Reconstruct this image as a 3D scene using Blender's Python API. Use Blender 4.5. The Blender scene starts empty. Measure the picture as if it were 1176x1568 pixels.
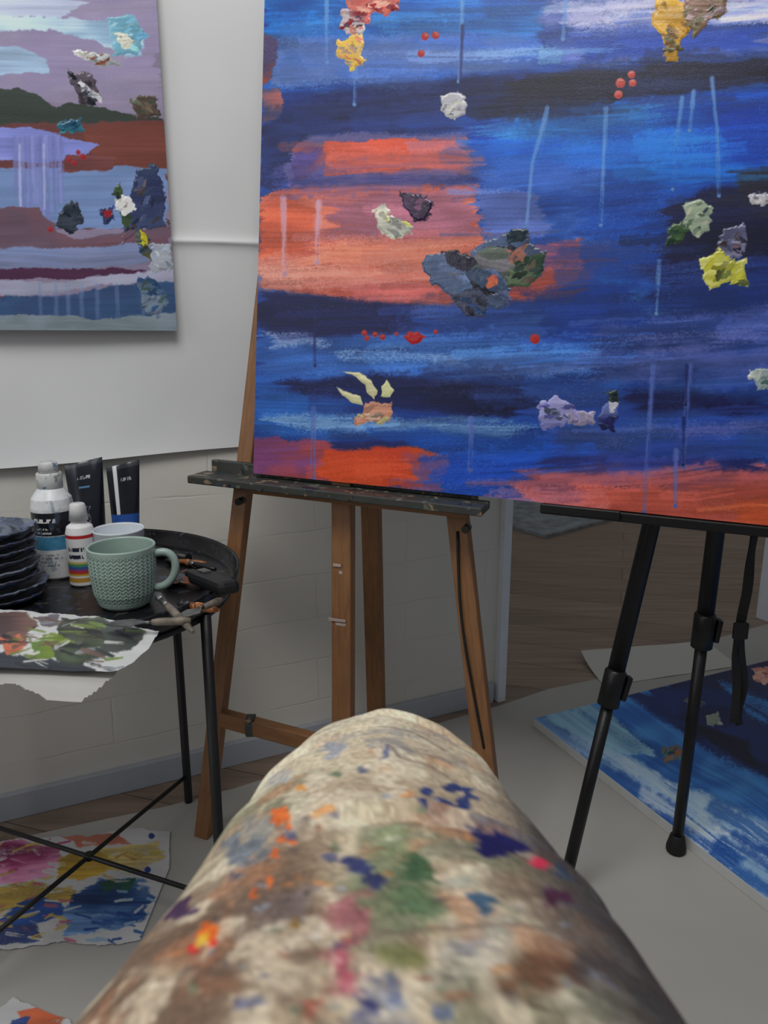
import bpy, bmesh, math
import numpy as np
from mathutils import Vector, Matrix

# ------------------------------------------------------------------ basics
H = 0.87                      # camera height above the floor
PITCH = math.radians(13.3)
CP, SP = math.cos(PITCH), math.sin(PITCH)
F = 1133.0                    # focal length in measurement units (sheet 1176 x 1568)

def G(x, y, z):
    """measured sheet point -> world point at known height z"""
    v = (784 - y) / F; u = (x - 588) / F
    d = (u, CP + v * SP, -SP + v * CP)
    t = (z - H) / d[2]
    return Vector((d[0] * t, d[1] * t, z))

def D(x, y, Y):
    """measured sheet point -> world point at known room depth Y"""
    v = (784 - y) / F; u = (x - 588) / F
    d = (u, CP + v * SP, -SP + v * CP)
    t = Y / d[1]
    return Vector((d[0] * t, Y, H + d[2] * t))

def homog(src, dst):
    A = []; b = []
    for (x, y), (u, v) in zip(src, dst):
        A.append([x, y, 1, 0, 0, 0, -u * x, -u * y]); b.append(u)
        A.append([0, 0, 0, x, y, 1, -v * x, -v * y]); b.append(v)
    h = np.linalg.solve(np.array(A, float), np.array(b, float))
    return np.append(h, 1).reshape(3, 3)

def happly(M, x, y):
    w = M[2, 0] * x + M[2, 1] * y + M[2, 2]
    return (M[0, 0] * x + M[0, 1] * y + M[0, 2]) / w, (M[1, 0] * x + M[1, 1] * y + M[1, 2]) / w

def lin(c):
    c = np.clip(np.asarray(c, float), 0, 1)
    return np.where(c <= 0.04045, c / 12.92, ((c + 0.055) / 1.055) ** 2.4)

def rgb(r, g, b, gain=1.0):
    l = lin((r / 255, g / 255, b / 255)) * gain
    return (min(l[0], .95), min(l[1], .95), min(l[2], .95), 1)

# ------------------------------------------------------------------ noise + painter
_tab = {}
def vn(x, y, seed=0):
    if seed not in _tab:
        _tab[seed] = np.random.RandomState(seed).rand(256, 256)
    T = _tab[seed]
    xi = np.floor(x).astype(int); yi = np.floor(y).astype(int)
    fx = x - xi; fy = y - yi
    fx = fx * fx * (3 - 2 * fx); fy = fy * fy * (3 - 2 * fy)
    x0 = xi & 255; x1 = (xi + 1) & 255; y0 = yi & 255; y1 = (yi + 1) & 255
    return (T[y0, x0] * (1 - fx) + T[y0, x1] * fx) * (1 - fy) + (T[y1, x0] * (1 - fx) + T[y1, x1] * fx) * fy

def fbm(x, y, seed=0, o=3):
    s = 0; a = 1; n = 0
    for i in range(o):
        s = s + a * vn(x * 2 ** i + 17 * i, y * 2 ** i + 31 * i, seed + i); n += a; a *= .5
    return s / n

def sstep(a, b, x):
    t = np.clip((x - a) / (b - a), 0, 1)
    return t * t * (3 - 2 * t)

class Painter:
    def __init__(self, GX, GY, base):
        self.X = GX.ravel(); self.Y = GY.ravel()
        self.C = np.tile(np.array(base, float) / 255, (self.X.size, 1))
        self.Hh = np.zeros(self.X.size)
        self.k = 1
        self.W = .5 * vn(self.X * .62, self.Y * .62, 5) + .5 * vn(self.X * .3, self.Y * .95, 6) - .5   # cloth tooth
    def _sel(self, pts, m):
        xs = [p[0] for p in pts]; ys = [p[1] for p in pts]
        return np.nonzero((self.X > min(xs) - m) & (self.X < max(xs) + m) & (self.Y > min(ys) - m) & (self.Y < max(ys) + m))[0]
    def poly(self, pts, col, rough=3, feather=2, alpha=1, streak=30, ang=0, sx=0, h=0, dry=0, fs=.12, col2=None):
        self.k += 7; sd = self.k
        if sx > 0:
            feather = max(feather, min(11, sx * .26)); fs = .045
        I = self._sel(pts, rough * 2 + sx + feather + 3)
        if I.size == 0: return
        x0 = self.X[I]; y0 = self.Y[I]; W = self.W[I]
        aa = math.radians(ang)
        ca, sa = math.cos(aa), math.sin(aa)
        al = x0 * ca + y0 * sa; ac = -x0 * sa + y0 * ca
        ac = ac + 14 * (vn(al * .008, ac * .012, sd + 6) - .5)      # bristle tracks wander slightly
        w = ((fbm(ac * .09, al * .004, sd, 2) - .5) * 1.5 + (vn(ac * .45, al * .008, sd + 8) - .5) * .45) * sx
        x = x0 + (fbm(x0 * fs, y0 * fs, sd + 1) - .5) * 3 * rough + w * ca
        y = y0 + (fbm(x0 * fs, y0 * fs, sd + 4) - .5) * 3 * rough + w * sa
        if sx > 0: y = y + (fbm(al * .02, ac * .02, sd + 9, 2) - .5) * min(14, sx * .35)
        d = np.full(I.size, 1e9); ins = np.zeros(I.size, bool)
        n = len(pts)
        for i in range(n):
            ax, ay = pts[i]; bx, by = pts[(i + 1) % n]
            ex, ey = bx - ax, by - ay
            L = ex * ex + ey * ey + 1e-9
            t = np.clip(((x - ax) * ex + (y - ay) * ey) / L, 0, 1)
            d = np.minimum(d, np.hypot(x - ax - t * ex, y - ay - t * ey))
            if ay != by:
                c = ((ay > y) != (by > y)) & (x < ex * (y - ay) / ey + ax)
                ins ^= c
        s = np.where(ins, d, -d)
        a = np.clip(.5 + s / feather + (W * 1.3 if sx > 0 else 0), 0, 1)
        broad = fbm(ac * .045, al * .005, sd + 2, 2)
        fine = fbm(ac * .32, al * .009, sd + 5, 2)
        patch = fbm(x0 * .018, y0 * .032, sd + 7, 2)
        st = .48 * broad + .24 * fine + .28 * patch
        a = a * alpha
        if dry: a = a * sstep(dry - .16, dry + .12, st + .24 * W)
        c = np.array(col, float) / 255
        if col2 is not None:
            q = sstep(.38, .62, .45 * patch + .55 * st + .06 * W)[:, None]
            c = c * (1 - q) + np.array(col2, float) / 255 * q
        else:
            c = np.tile(c, (I.size, 1))
        c = c * (1 + (st - .5) * streak / 45)[:, None] + ((st - .5) * streak / 255 * .6)[:, None]
        self.C[I] = self.C[I] * (1 - a[:, None]) + c * a[:, None]
        if h:
            hh = h * sstep(0, 4, s) * (.7 + .7 * fbm(x0 * .07, y0 * .07, sd + 5, 2)) + h * .25 * (fine - .5) * (s > 0)
            self.Hh[I] = np.maximum(self.Hh[I], hh)
    def brush(self, pts, wd, col, alpha=1, dry=.0, streak=25, h=0, soft=1.5):
        self.k += 7; sd = self.k
        I = self._sel(pts, wd + 4)
        if I.size == 0: return
        x = self.X[I]; y = self.Y[I]
        best = np.full(I.size, 1e9); al = np.zeros(I.size); ac = np.zeros(I.size); acc = 0
        for (ax, ay), (bx, by) in zip(pts[:-1], pts[1:]):
            ex, ey = bx - ax, by - ay; L = math.hypot(ex, ey) + 1e-9
            t = np.clip(((x - ax) * ex + (y - ay) * ey) / L / L, 0, 1)
            d = np.hypot(x - ax - t * ex, y - ay - t * ey)
            m = d < best
            best[m] = d[m]; al[m] = (acc + t * L)[m]
            ac[m] = (((x - ax) * ey - (y - ay) * ex) / L)[m]
            acc += L
        st = fbm(ac * .28 + 40, al * .012, sd, 3)
        e = best + (fbm(x * .12, y * .12, sd + 3) - .5) * wd * .5
        a = np.clip((wd / 2 - e) / soft + .5, 0, 1) * alpha
        if dry:
            dd = dry * (.6 + .6 * al / acc)
            a = a * sstep(dd - .18, dd + .18, st + .3 * self.W[I])
        c = np.array(col, float) / 255 + ((st - .5) * streak / 255 * 2)[:, None]
        self.C[I] = self.C[I] * (1 - a[:, None]) + c * a[:, None]
        if h: self.Hh[I] = np.maximum(self.Hh[I], h * a)
    def dot(self, x, y, r, col, h=.6):
        pts = [(x + r * math.cos(t), y + r * math.sin(t)) for t in np.linspace(0, 6.28, 14)[:-1]]
        self.poly(pts, col, rough=.6, feather=1.5, streak=8, h=h, fs=.2)
    def knife(self, pts, cols, h=1.6, seed=1):
        """palette-knife dab: several smeared colours in one ragged outline"""
        self.poly(pts, cols[0], rough=4, feather=1.3, streak=30, h=h, fs=.13, col2=cols[min(1, len(cols) - 1)])
        rs = np.random.RandomState(seed)
        cx = np.mean([p[0] for p in pts]); cy = np.mean([p[1] for p in pts])
        base_ang = rs.uniform(-40, 40)
        for k in range(len(cols) * 4):
            c = np.array(cols[k % len(cols)]) * rs.uniform(.72, 1.1)
            p = pts[rs.randint(len(pts))]; f = rs.uniform(.1, .75)
            px, py = cx + (p[0] - cx) * f, cy + (p[1] - cy) * f
            ang = base_ang + rs.uniform(-35, 35); s = rs.uniform(.18, .36) * max(10, np.ptp([q[0] for q in pts]) * .6)
            q = []
            for a in np.linspace(0, 6.28, 7)[:-1]:
                ex, ey = s * math.cos(a), s * .38 * math.sin(a)
                ca, sa = math.cos(math.radians(ang)), math.sin(math.radians(ang))
                q.append((px + ex * ca - ey * sa, py + ex * sa + ey * ca))
            self.poly(q, c, rough=2.5, feather=1.3, streak=46, ang=ang, h=h * rs.uniform(.9, 1.15), fs=.16)

# ------------------------------------------------------------------ mesh + material helpers
def link(ob, parent=None):
    bpy.context.scene.collection.objects.link(ob)
    if parent: ob.parent = parent
    return ob

def empty(name):
    e = bpy.data.objects.new(name, None); e.empty_display_size = .05
    return link(e)

def newmat(name):
    m = bpy.data.materials.new(name); m.use_nodes = True
    nt = m.node_tree; b = nt.nodes['Principled BSDF']
    return m, nt, b

def mat(name, col, rough=.5, metal=0, var=.12, nscale=30, bump=.05, bscale=200, stretch=(1, 1, 1), spec=.5):
    m, nt, b = newmat(name)
    N = nt.nodes; L = nt.links
    tc = N.new('ShaderNodeTexCoord'); mp = N.new('ShaderNodeMapping'); mp.inputs['Scale'].default_value = stretch
    L.new(tc.outputs['Object'], mp.inputs[0])
    n = N.new('ShaderNodeTexNoise'); n.inputs['Scale'].default_value = nscale; n.inputs['Detail'].default_value = 5
    L.new(mp.outputs[0], n.inputs['Vector'])
    r = N.new('ShaderNodeValToRGB')
    c = np.array(col[:3])
    r.color_ramp.elements[0].position = .3; r.color_ramp.elements[1].position = .7
    r.color_ramp.elements[0].color = (*np.clip(c * (1 - var * 2), 0, 1), 1)
    r.color_ramp.elements[1].color = (*np.clip(c * (1 + var), 0, 1), 1)
    L.new(n.outputs[0], r.inputs[0]); L.new(r.outputs[0], b.inputs['Base Color'])
    b.inputs['Roughness'].default_value = rough; b.inputs['Metallic'].default_value = metal
    b.inputs['Specular IOR Level'].default_value = spec
    if bump:
        n2 = N.new('ShaderNodeTexNoise'); n2.inputs['Scale'].default_value = bscale; n2.inputs['Detail'].default_value = 4
        L.new(mp.outputs[0], n2.inputs['Vector'])
        bp = N.new('ShaderNodeBump'); bp.inputs['Strength'].default_value = bump * 4; bp.inputs['Distance'].default_value = .001
        L.new(n2.outputs[0], bp.inputs['Height']); L.new(bp.outputs[0], b.inputs['Normal'])
    return m

def splat_mat(name, col, splats, rough=.5, nscale=35, thresh=.6, metal=0):
    """base material with irregular dried paint splashes of several colours"""
    m = mat(name, col, rough, metal)
    nt = m.node_tree; N = nt.nodes; L = nt.links; b = N['Principled BSDF']
    src = b.inputs['Base Color'].links[0].from_socket
    tc = N.new('ShaderNodeTexCoord')
    for i, c in enumerate(splats):
        mp = N.new('ShaderNodeMapping'); mp.inputs['Location'].default_value = (i * 3.1 + .01, i * 1.7, i * .9)
        L.new(tc.outputs['Object'], mp.inputs[0])
        n = N.new('ShaderNodeTexNoise'); n.inputs['Scale'].default_value = nscale; n.inputs['Detail'].default_value = 4
        L.new(mp.outputs[0], n.inputs['Vector'])
        r = N.new('ShaderNodeValToRGB'); r.color_ramp.elements[0].position = thresh; r.color_ramp.elements[1].position = thresh + .04
        L.new(n.outputs[0], r.inputs[0])
        mx = N.new('ShaderNodeMix'); mx.data_type = 'RGBA'
        L.new(r.outputs[0], mx.inputs['Factor']); L.new(src, mx.inputs['A']); mx.inputs['B'].default_value = c
        src = mx.outputs['Result']
    L.new(src, b.inputs['Base Color'])
    return m

def vcmat(name, rough=.5, bump=.3, bscale=500, weave=False, spec=.5, dist=.0006, gloss=False):
    m, nt, b = newmat(name); N = nt.nodes; L = nt.links
    a = N.new('ShaderNodeAttribute'); a.attribute_name = 'Col'
    L.new(a.outputs['Color'], b.inputs['Base Color'])
    b.inputs['Roughness'].default_value = rough; b.inputs['Specular IOR Level'].default_value = spec
    if gloss:      # thick paint dries glossier than the thin ground
        a2 = N.new('ShaderNodeAttribute'); a2.attribute_name = 'Wet'
        mr = N.new('ShaderNodeMapRange'); mr.inputs['To Min'].default_value = rough; mr.inputs['To Max'].default_value = .16
        L.new(a2.outputs['Fac'], mr.inputs['Value']); L.new(mr.outputs[0], b.inputs['Roughness'])
    tc = N.new('ShaderNodeTexCoord')
    n = N.new('ShaderNodeTexNoise'); n.inputs['Scale'].default_value = bscale; n.inputs['Detail'].default_value = 3
    L.new(tc.outputs['Object'], n.inputs['Vector'])
    h = n.outputs[0]
    if weave:
        w1 = N.new('ShaderNodeTexWave'); w1.bands_direction = 'X'; w1.inputs['Scale'].default_value = 190; w1.inputs['Distortion'].default_value = 2
        w2 = N.new('ShaderNodeTexWave'); w2.bands_direction = 'Z'; w2.inputs['Scale'].default_value = 190; w2.inputs['Distortion'].default_value = 2
        L.new(tc.outputs['Object'], w1.inputs[0]); L.new(tc.outputs['Object'], w2.inputs[0])
        ad = N.new('ShaderNodeMath'); ad.operation = 'ADD'; L.new(w1.outputs['Fac'], ad.inputs[0]); L.new(w2.outputs['Fac'], ad.inputs[1])
        a2 = N.new('ShaderNodeMath'); a2.operation = 'MULTIPLY_ADD'; a2.inputs[1].default_value = .4; L.new(ad.outputs[0], a2.inputs[0]); L.new(h, a2.inputs[2]); h = a2.outputs[0]
    bp = N.new('ShaderNodeBump'); bp.inputs['Strength'].default_value = bump; bp.inputs['Distance'].default_value = dist
    L.new(h, bp.inputs['Height']); L.new(bp.outputs[0], b.inputs['Normal'])
    return m

def mesh_np(name, co, quads, m, cols=None, smooth=True, parent=None, wet=None):
    me = bpy.data.meshes.new(name)
    me.vertices.add(len(co)); me.vertices.foreach_set('co', np.asarray(co, np.float32).ravel())
    q = np.asarray(quads, np.int32)
    me.loops.add(q.size); me.loops.foreach_set('vertex_index', q.ravel())
    me.polygons.add(len(q)); me.polygons.foreach_set('loop_start', np.arange(0, q.size, 4, dtype=np.int32))
    me.polygons.foreach_set('use_smooth', np.full(len(q), smooth))
    me.update(calc_edges=True)
    if cols is not None:
        at = me.color_attributes.new('Col', 'FLOAT_COLOR', 'POINT')
        at.data.foreach_set('color', np.concatenate([cols, np.ones((len(cols), 1))], 1).astype(np.float32).ravel())
    if wet is not None:
        at = me.attributes.new('Wet', 'FLOAT', 'POINT')
        at.data.foreach_set('value', wet.astype(np.float32).ravel())
    me.materials.append(m)
    me.validate()
    ob = bpy.data.objects.new(name, me)
    return link(ob, parent)

def grid_quads(nx, ny, wrap=False):
    i = np.arange(nx if wrap else nx - 1); j = np.arange(ny - 1)
    I, J = np.meshgrid(i, j); I2 = (I + 1) % nx
    return np.stack([J * nx + I, J * nx + I2, (J + 1) * nx + I2, (J + 1) * nx + I], -1).reshape(-1, 4)

def painted_sheet(name, P0, e1, e2, w, h, nx, ny, chart, base, fn, m, gain=1.0, parent=None, hs=.001, mask=None, bend=None):
    """dense planar sheet, painted per-vertex. chart maps (u,v) metres -> sketch coordinates"""
    P0 = np.array(P0, float); e1 = np.array(e1, float); e2 = np.array(e2, float)
    nrm = np.cross(e1, e2)
    U, V = np.meshgrid(np.linspace(0, w, nx), np.linspace(0, h, ny))
    GX, GY = happly(chart, U, V)
    p = Painter(GX, GY, base); fn(p)
    Hh = p.Hh * hs
    co = P0 + U.reshape(-1, 1) * e1 + V.reshape(-1, 1) * e2 + nrm * Hh[:, None]
    if bend is not None: co = co + bend(U.ravel(), V.ravel())
    cols = np.clip(lin(p.C) * gain, 0, .9)
    Q = grid_quads(nx, ny)
    if mask is not None:
        K = mask(GX.ravel(), GY.ravel())
        Q = Q[K[Q].all(1)]
    return mesh_np(name, co, Q, m, cols, True, parent, wet=sstep(.3, .9, p.Hh))

def box(name, c, s, m, parent=None, R=None, bev=.002):
    bm = bmesh.new(); bmesh.ops.create_cube(bm, size=1)
    M = Matrix.Diagonal((*s, 1))
    bmesh.ops.transform(bm, matrix=M, verts=bm.verts)
    if bev: bmesh.ops.bevel(bm, geom=bm.edges[:], offset=bev, segments=2, affect='EDGES', profile=.5)
    me = bpy.data.meshes.new(name); bm.to_mesh(me); bm.free(); me.materials.append(m)
    ob = bpy.data.objects.new(name, me)
    T = Matrix.Translation(Vector(c))
    ob.matrix_world = T @ (R.to_4x4() if R else Matrix.Identity(4))
    return link(ob, parent)

def beam(name, p1, p2, w, d, m, parent=None, ref=(0, 1, 0), bev=.002):
    """w = width across ref, d = size along ref"""
    p1 = Vector(p1); p2 = Vector(p2); ax = (p2 - p1); L = ax.length; ax.normalize()
    ref = Vector(ref); side = ref.cross(ax).normalized(); dep = ax.cross(side).normalized()
    R = Matrix((side, dep, ax)).transposed()
    return box(name, (p1 + p2) / 2, (w, d, L), m, parent, R, bev)

def rod(name, pts, r, m, parent=None, seg=14, radii=None):
    """tube swept through points"""
    pts = [Vector(p) for p in pts]; n = len(pts); co = []
    prev = None
    for i, p in enumerate(pts):
        t = (pts[min(i + 1, n - 1)] - pts[max(i - 1, 0)]).normalized()
        if prev is None:
            a = Vector((1, 0, 0)) if abs(t.x) < .9 else Vector((0, 1, 0))
            prev = t.cross(a).normalized()
        prev = (prev - t * prev.dot(t)).normalized(); b = t.cross(prev)
        rr = radii[i] if radii else r
        for k in range(seg):
            th = 2 * math.pi * k / seg
            co.append(p + prev * rr * math.cos(th) + b * rr * math.sin(th))
    fs = []
    for i in range(n - 1):
        for k in range(seg):
            fs.append((i * seg + k, i * seg + (k + 1) % seg, (i + 1) * seg + (k + 1) % seg, (i + 1) * seg + k))
    fs.append(tuple(range(seg))[::-1]); fs.append(tuple((n - 1) * seg + k for k in range(seg)))
    me = bpy.data.meshes.new(name); me.from_pydata([tuple(c) for c in co], [], fs); me.materials.append(m)
    for p in me.polygons: p.use_smooth = len(p.vertices) == 4
    ob = bpy.data.objects.new(name, me)
    return link(ob, parent)

def bez(p0, p1, p2, p3, n=16):
    p0, p1, p2, p3 = map(Vector, (p0, p1, p2, p3)); o = []
    for i in range(n):
        t = i / (n - 1); s = 1 - t
        o.append(p0 * s ** 3 + p1 * 3 * s * s * t + p2 * 3 * s * t * t + p3 * t ** 3)
    return o

def lathe(name, prof, c, m, parent=None, seg=64, colfn=None, disp=None):
    """surface of revolution. prof = [(r,z)...]"""
    P = np.array(prof, float); n = len(P)
    th = np.linspace(0, 2 * np.pi, seg, endpoint=False)
    TH, R = np.meshgrid(th, P[:, 0]); _, Z = np.meshgrid(th, P[:, 1])
    if disp is not None: R = R + disp(TH, Z, np.arange(n)[:, None] + 0 * TH)
    co = np.stack([c[0] + R * np.cos(TH), c[1] + R * np.sin(TH), c[2] + Z], -1).reshape(-1, 3)
    cols = None
    if colfn: cols = np.clip(lin(colfn(TH.ravel(), Z.ravel()) / 255) * 1.2, 0, .85)
    return mesh_np(name, co, grid_quads(seg, n, True), m, cols, True, parent)

def dense(prof, k=8):
    o = []
    for a, b in zip(prof[:-1], prof[1:]):
        n = max(1, int(math.hypot(a[0] - b[0], a[1] - b[1]) / .001)) if k else 1
        for i in range(n):
            t = i / n; o.append((a[0] * (1 - t) + b[0] * t, a[1] * (1 - t) + b[1] * t))
    o.append(prof[-1]); return o

def polysheet(name, pts, m, thick=.0006, parent=None):
    """flat cut sheet from outline points (Vectors)"""
    bm = bmesh.new(); vs = [bm.verts.new(p) for p in pts]; f = bm.faces.new(vs)
    f.normal_update()
    if f.normal.z < 0: f.normal_flip()
    r = bmesh.ops.extrude_face_region(bm, geom=[f])
    bmesh.ops.translate(bm, vec=(0, 0, thick), verts=[v for v in r['geom'] if isinstance(v, bmesh.types.BMVert)])
    bmesh.ops.recalc_face_normals(bm, faces=bm.faces)
    bmesh.ops.triangulate(bm, faces=[f for f in bm.faces if len(f.verts) > 4])
    me = bpy.data.meshes.new(name); bm.to_mesh(me); bm.free(); me.materials.append(m)
    return link(bpy.data.objects.new(name, me), parent)

# ------------------------------------------------------------------ room shell
# studio wall plane:  Y = 1.539 + 0.4724 X
WA = math.atan(.4724); wd = Vector((math.cos(WA), math.sin(WA), 0)); wn = Vector((wd.y, -wd.x, 0))  # wn faces the camera
def wall_pt(X, z, off=0): return Vector((X, 1.539 + .4724 * X, z)) + wn * off
RW = Matrix((wd, -wn, Vector((0, 0, 1)))).transposed()

def brick_mat():
    m, nt, b = newmat('painted_block_wall'); N = nt.nodes; L = nt.links
    tc = N.new('ShaderNodeTexCoord'); sp = N.new('ShaderNodeSeparateXYZ'); cb = N.new('ShaderNodeCombineXYZ')
    L.new(tc.outputs['Object'], sp.inputs[0]); L.new(sp.outputs['X'], cb.inputs['X']); L.new(sp.outputs['Z'], cb.inputs['Y'])
    br = N.new('ShaderNodeTexBrick'); br.inputs['Scale'].default_value = 1; br.inputs['Brick Width'].default_value = .42
    br.inputs['Row Height'].default_value = .095; br.inputs['Mortar Size'].default_value = .003; br.inputs['Mortar Smooth'].default_value = 1
    br.inputs['Color1'].default_value = rgb(222, 219, 210); br.inputs['Color2'].default_value = rgb(220, 217, 209); br.inputs['Mortar'].default_value = rgb(217, 214, 206)
    nz = N.new('ShaderNodeTexNoise'); nz.inputs['Scale'].default_value = 9
    L.new(tc.outputs['Object'], nz.inputs['Vector'])
    mx = N.new('ShaderNodeVectorMath'); mx.operation = 'MULTIPLY_ADD'; mx.inputs[1].default_value = (.014, .014, 0)
    L.new(nz.outputs['Color'], mx.inputs[0]); L.new(cb.outputs[0], mx.inputs[2]); L.new(mx.outputs[0], br.inputs['Vector'])
    L.new(br.outputs['Color'], b.inputs['Base Color']); b.inputs['Roughness'].default_value = .6
    n = N.new('ShaderNodeTexNoise'); n.inputs['Scale'].default_value = 30; n.inputs['Detail'].default_value = 4
    L.new(tc.outputs['Object'], n.inputs['Vector'])
    # mortar joints come and go under the paint
    n3 = N.new('ShaderNodeTexNoise'); n3.inputs['Scale'].default_value = 5; L.new(tc.outputs['Object'], n3.inputs['Vector'])
    r3 = N.new('ShaderNodeValToRGB'); r3.color_ramp.elements[0].position = .40; r3.color_ramp.elements[1].position = .60; L.new(n3.outputs[0], r3.inputs[0])
    jm = N.new('ShaderNodeMath'); jm.operation = 'MULTIPLY'; L.new(br.outputs['Fac'], jm.inputs[0]); L.new(r3.outputs[0], jm.inputs[1])
    mm = N.new('ShaderNodeMath'); mm.operation = 'MULTIPLY_ADD'; mm.inputs[1].default_value = -.7
    L.new(jm.outputs[0], mm.inputs[0])
    m2 = N.new('ShaderNodeMath'); m2.operation = 'MULTIPLY'; m2.inputs[1].default_value = .5; L.new(n.outputs[0], m2.inputs[0])
    L.new(m2.outputs[0], mm.inputs[2])
    bp = N.new('ShaderNodeBump'); bp.inputs['Strength'].default_value = .34; bp.inputs['Distance'].default_value = .004
    L.new(mm.outputs[0], bp.inputs['Height']); L.new(bp.outputs[0], b.inputs['Normal'])
    return m
M_wall = brick_mat()
M_trim = mat('trim_paint', rgb(178, 183, 192), .45, bump=.01, var=.02)
M_white = mat('door_trim_paint', rgb(225, 230, 238), .4, bump=.01, var=.02)
M_plain = mat('plaster', rgb(205, 205, 200), .7, var=.03)

def wood_floor():
    m, nt, b = newmat('oak_planks'); N = nt.nodes; L = nt.links
    tc = N.new('ShaderNodeTexCoord'); mp = N.new('ShaderNodeMapping'); mp.inputs['Rotation'].default_value = (0, 0, math.radians(18))
    L.new(tc.outputs['Object'], mp.inputs[0])
    br = N.new('ShaderNodeTexBrick'); br.inputs['Scale'].default_value = 1; br.inputs['Brick Width'].default_value = 1.3
    br.inputs['Row Height'].default_value = .14; br.inputs['Mortar Size'].default_value = .0015
    br.inputs['Color1'].default_value = rgb(160, 138, 120); br.inputs['Color2'].default_value = rgb(144, 124, 108); br.inputs['Mortar'].default_value = rgb(104, 88, 76)
    L.new(mp.outputs[0], br.inputs['Vector'])
    m2 = N.new('ShaderNodeMapping'); m2.inputs['Rotation'].default_value = (0, 0, math.radians(18)); m2.inputs['Scale'].default_value = (1.2, 22, 1)
    L.new(tc.outputs['Object'], m2.inputs[0])
    n = N.new('ShaderNodeTexNoise'); n.inputs['Scale'].default_value = 3; n.inputs['Detail'].default_value = 6; L.new(m2.outputs[0], n.inputs['Vector'])
    r = N.new('ShaderNodeValToRGB'); r.color_ramp.elements[0].position = .3; r.color_ramp.elements[0].color = (.7, .7, .7, 1); r.color_ramp.elements[1].position = .7; r.color_ramp.elements[1].color = (1.1, 1.1, 1.1, 1)
    L.new(n.outputs[0], r.inputs[0])
    mx = N.new('ShaderNodeMix'); mx.data_type = 'RGBA'; mx.blend_type = 'MULTIPLY'; mx.inputs['Factor'].default_value = 1
    L.new(br.outputs['Color'], mx.inputs['A']); L.new(r.outputs[0], mx.inputs['B']); L.new(mx.outputs['Result'], b.inputs['Base Color'])
    b.inputs['Roughness'].default_value = .42
    return m
box('floor', (0, 2.0, -.05), (8, 7.6, .1), wood_floor(), bev=0)

def wallseg(name, X0, X1, h=2.5, m=M_wall):
    a = wall_pt(X0, 0); b = wall_pt(X1, 0); L = (b - a).length
    c = (a + b) / 2 - wn * .05; c.z = h / 2
    return box(name, c, (L, .1, h), m, None, RW, bev=0)
wallseg('wall_left', -3.2, .272)
wallseg('wall_right', 1.25, 3.6)
box('wall_back', (.6, 5.5, 1.25), (6.5, .1, 2.5), M_plain, bev=0)
# lintel over the doorway
a = wall_pt(.272, 0); b2 = wall_pt(1.25, 0); c = (a + b2) / 2 - wn * .05; c.z = 2.28
box('wall_lintel', c, ((b2 - a).length, .1, .44), M_wall, None, RW, bev=0)
# baseboard
a = wall_pt(-3.2, 0); b2 = wall_pt(.262, 0); c = (a + b2) / 2 + wn * .006; c.z = .026
box('baseboard_left', c, ((b2 - a).length, .012, .052), M_trim, None, RW, bev=.002)
a = wall_pt(1.28, 0); b2 = wall_pt(3.5, 0); c = (a + b2) / 2 + wn * .006; c.z = .026
box('baseboard_right', c, ((b2 - a).length, .012, .052), M_trim, None, RW, bev=.002)
# door casing
c = wall_pt(.281, 1.03) - wn * .045
box('trim_1', c, (.022, .125, 2.06), M_white, None, RW, bev=.002)
c = wall_pt(1.24, 1.03) - wn * .045
box('trim_2', c, (.022, .125, 2.06), M_white, None, RW, bev=.002)

# rug in the next room
M_rug = mat('rug_wool', rgb(150, 156, 162), .95, var=.2, nscale=18, bump=.3, bscale=300)
r0 = Vector((.715, 3.165, .001)); ra = Vector((.77, .637, 0)) * 1.3; rb = Vector((-.55, .835, 0)) * 1.2
polysheet('grey_rug', [r0, r0 + ra, r0 + ra + rb, r0 + rb], M_rug, .014)

# protective paper on the floor
M_paper = mat('floor_paper', rgb(180, 177, 171), .75, var=.05, nscale=3, bump=.04, bscale=12)
pp = [G(763, 1082, 0), G(840, 1056, 0), G(918, 1040, 0), G(936, 1019, 0), G(1030, 998, 0), G(1176, 956, 0), Vector((2.2, 2.45, 0)), Vector((2.2, -.8, 0)), Vector((-1.8, -.8, 0)), Vector((-1.7, .75, 0)),
      G(-60, 1306, 0), G(40, 1282, 0), G(150, 1258, 0), G(255, 1236, 0), G(360, 1208, 0), G(450, 1180, 0), G(560, 1140, 0)]
polysheet('floor_paper_sheet', [p + Vector((0, 0, .001)) for p in pp], M_paper, .0008)
# loose curled sheet at the doorway
def curl_sheet(name, P0, e1, e2, w, h, m, amp, parent=None):
    U, V = np.meshgrid(np.linspace(0, w, 30), np.linspace(0, h, 30))
    P0 = np.array(P0); co = P0 + U.reshape(-1, 1) * np.array(e1) + V.reshape(-1, 1) * np.array(e2)
    co[:, 2] += .0028 + amp * (V.ravel() / h) ** 3 * (1 - U.ravel() / w) + .0006 * (1 + np.sin(U.ravel() * 40))
    return mesh_np(name, co, grid_quads(30, 30), m, None, True, parent)
M_paper2 = mat('loose_paper', rgb(206, 203, 196), .7, var=.02, nscale=3)
curl_sheet('loose_paper_sheet', G(925, 1052, .0), (.95, .28, 0), (-.1, .99, 0), .42, .17, M_paper2, .022)

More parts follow.
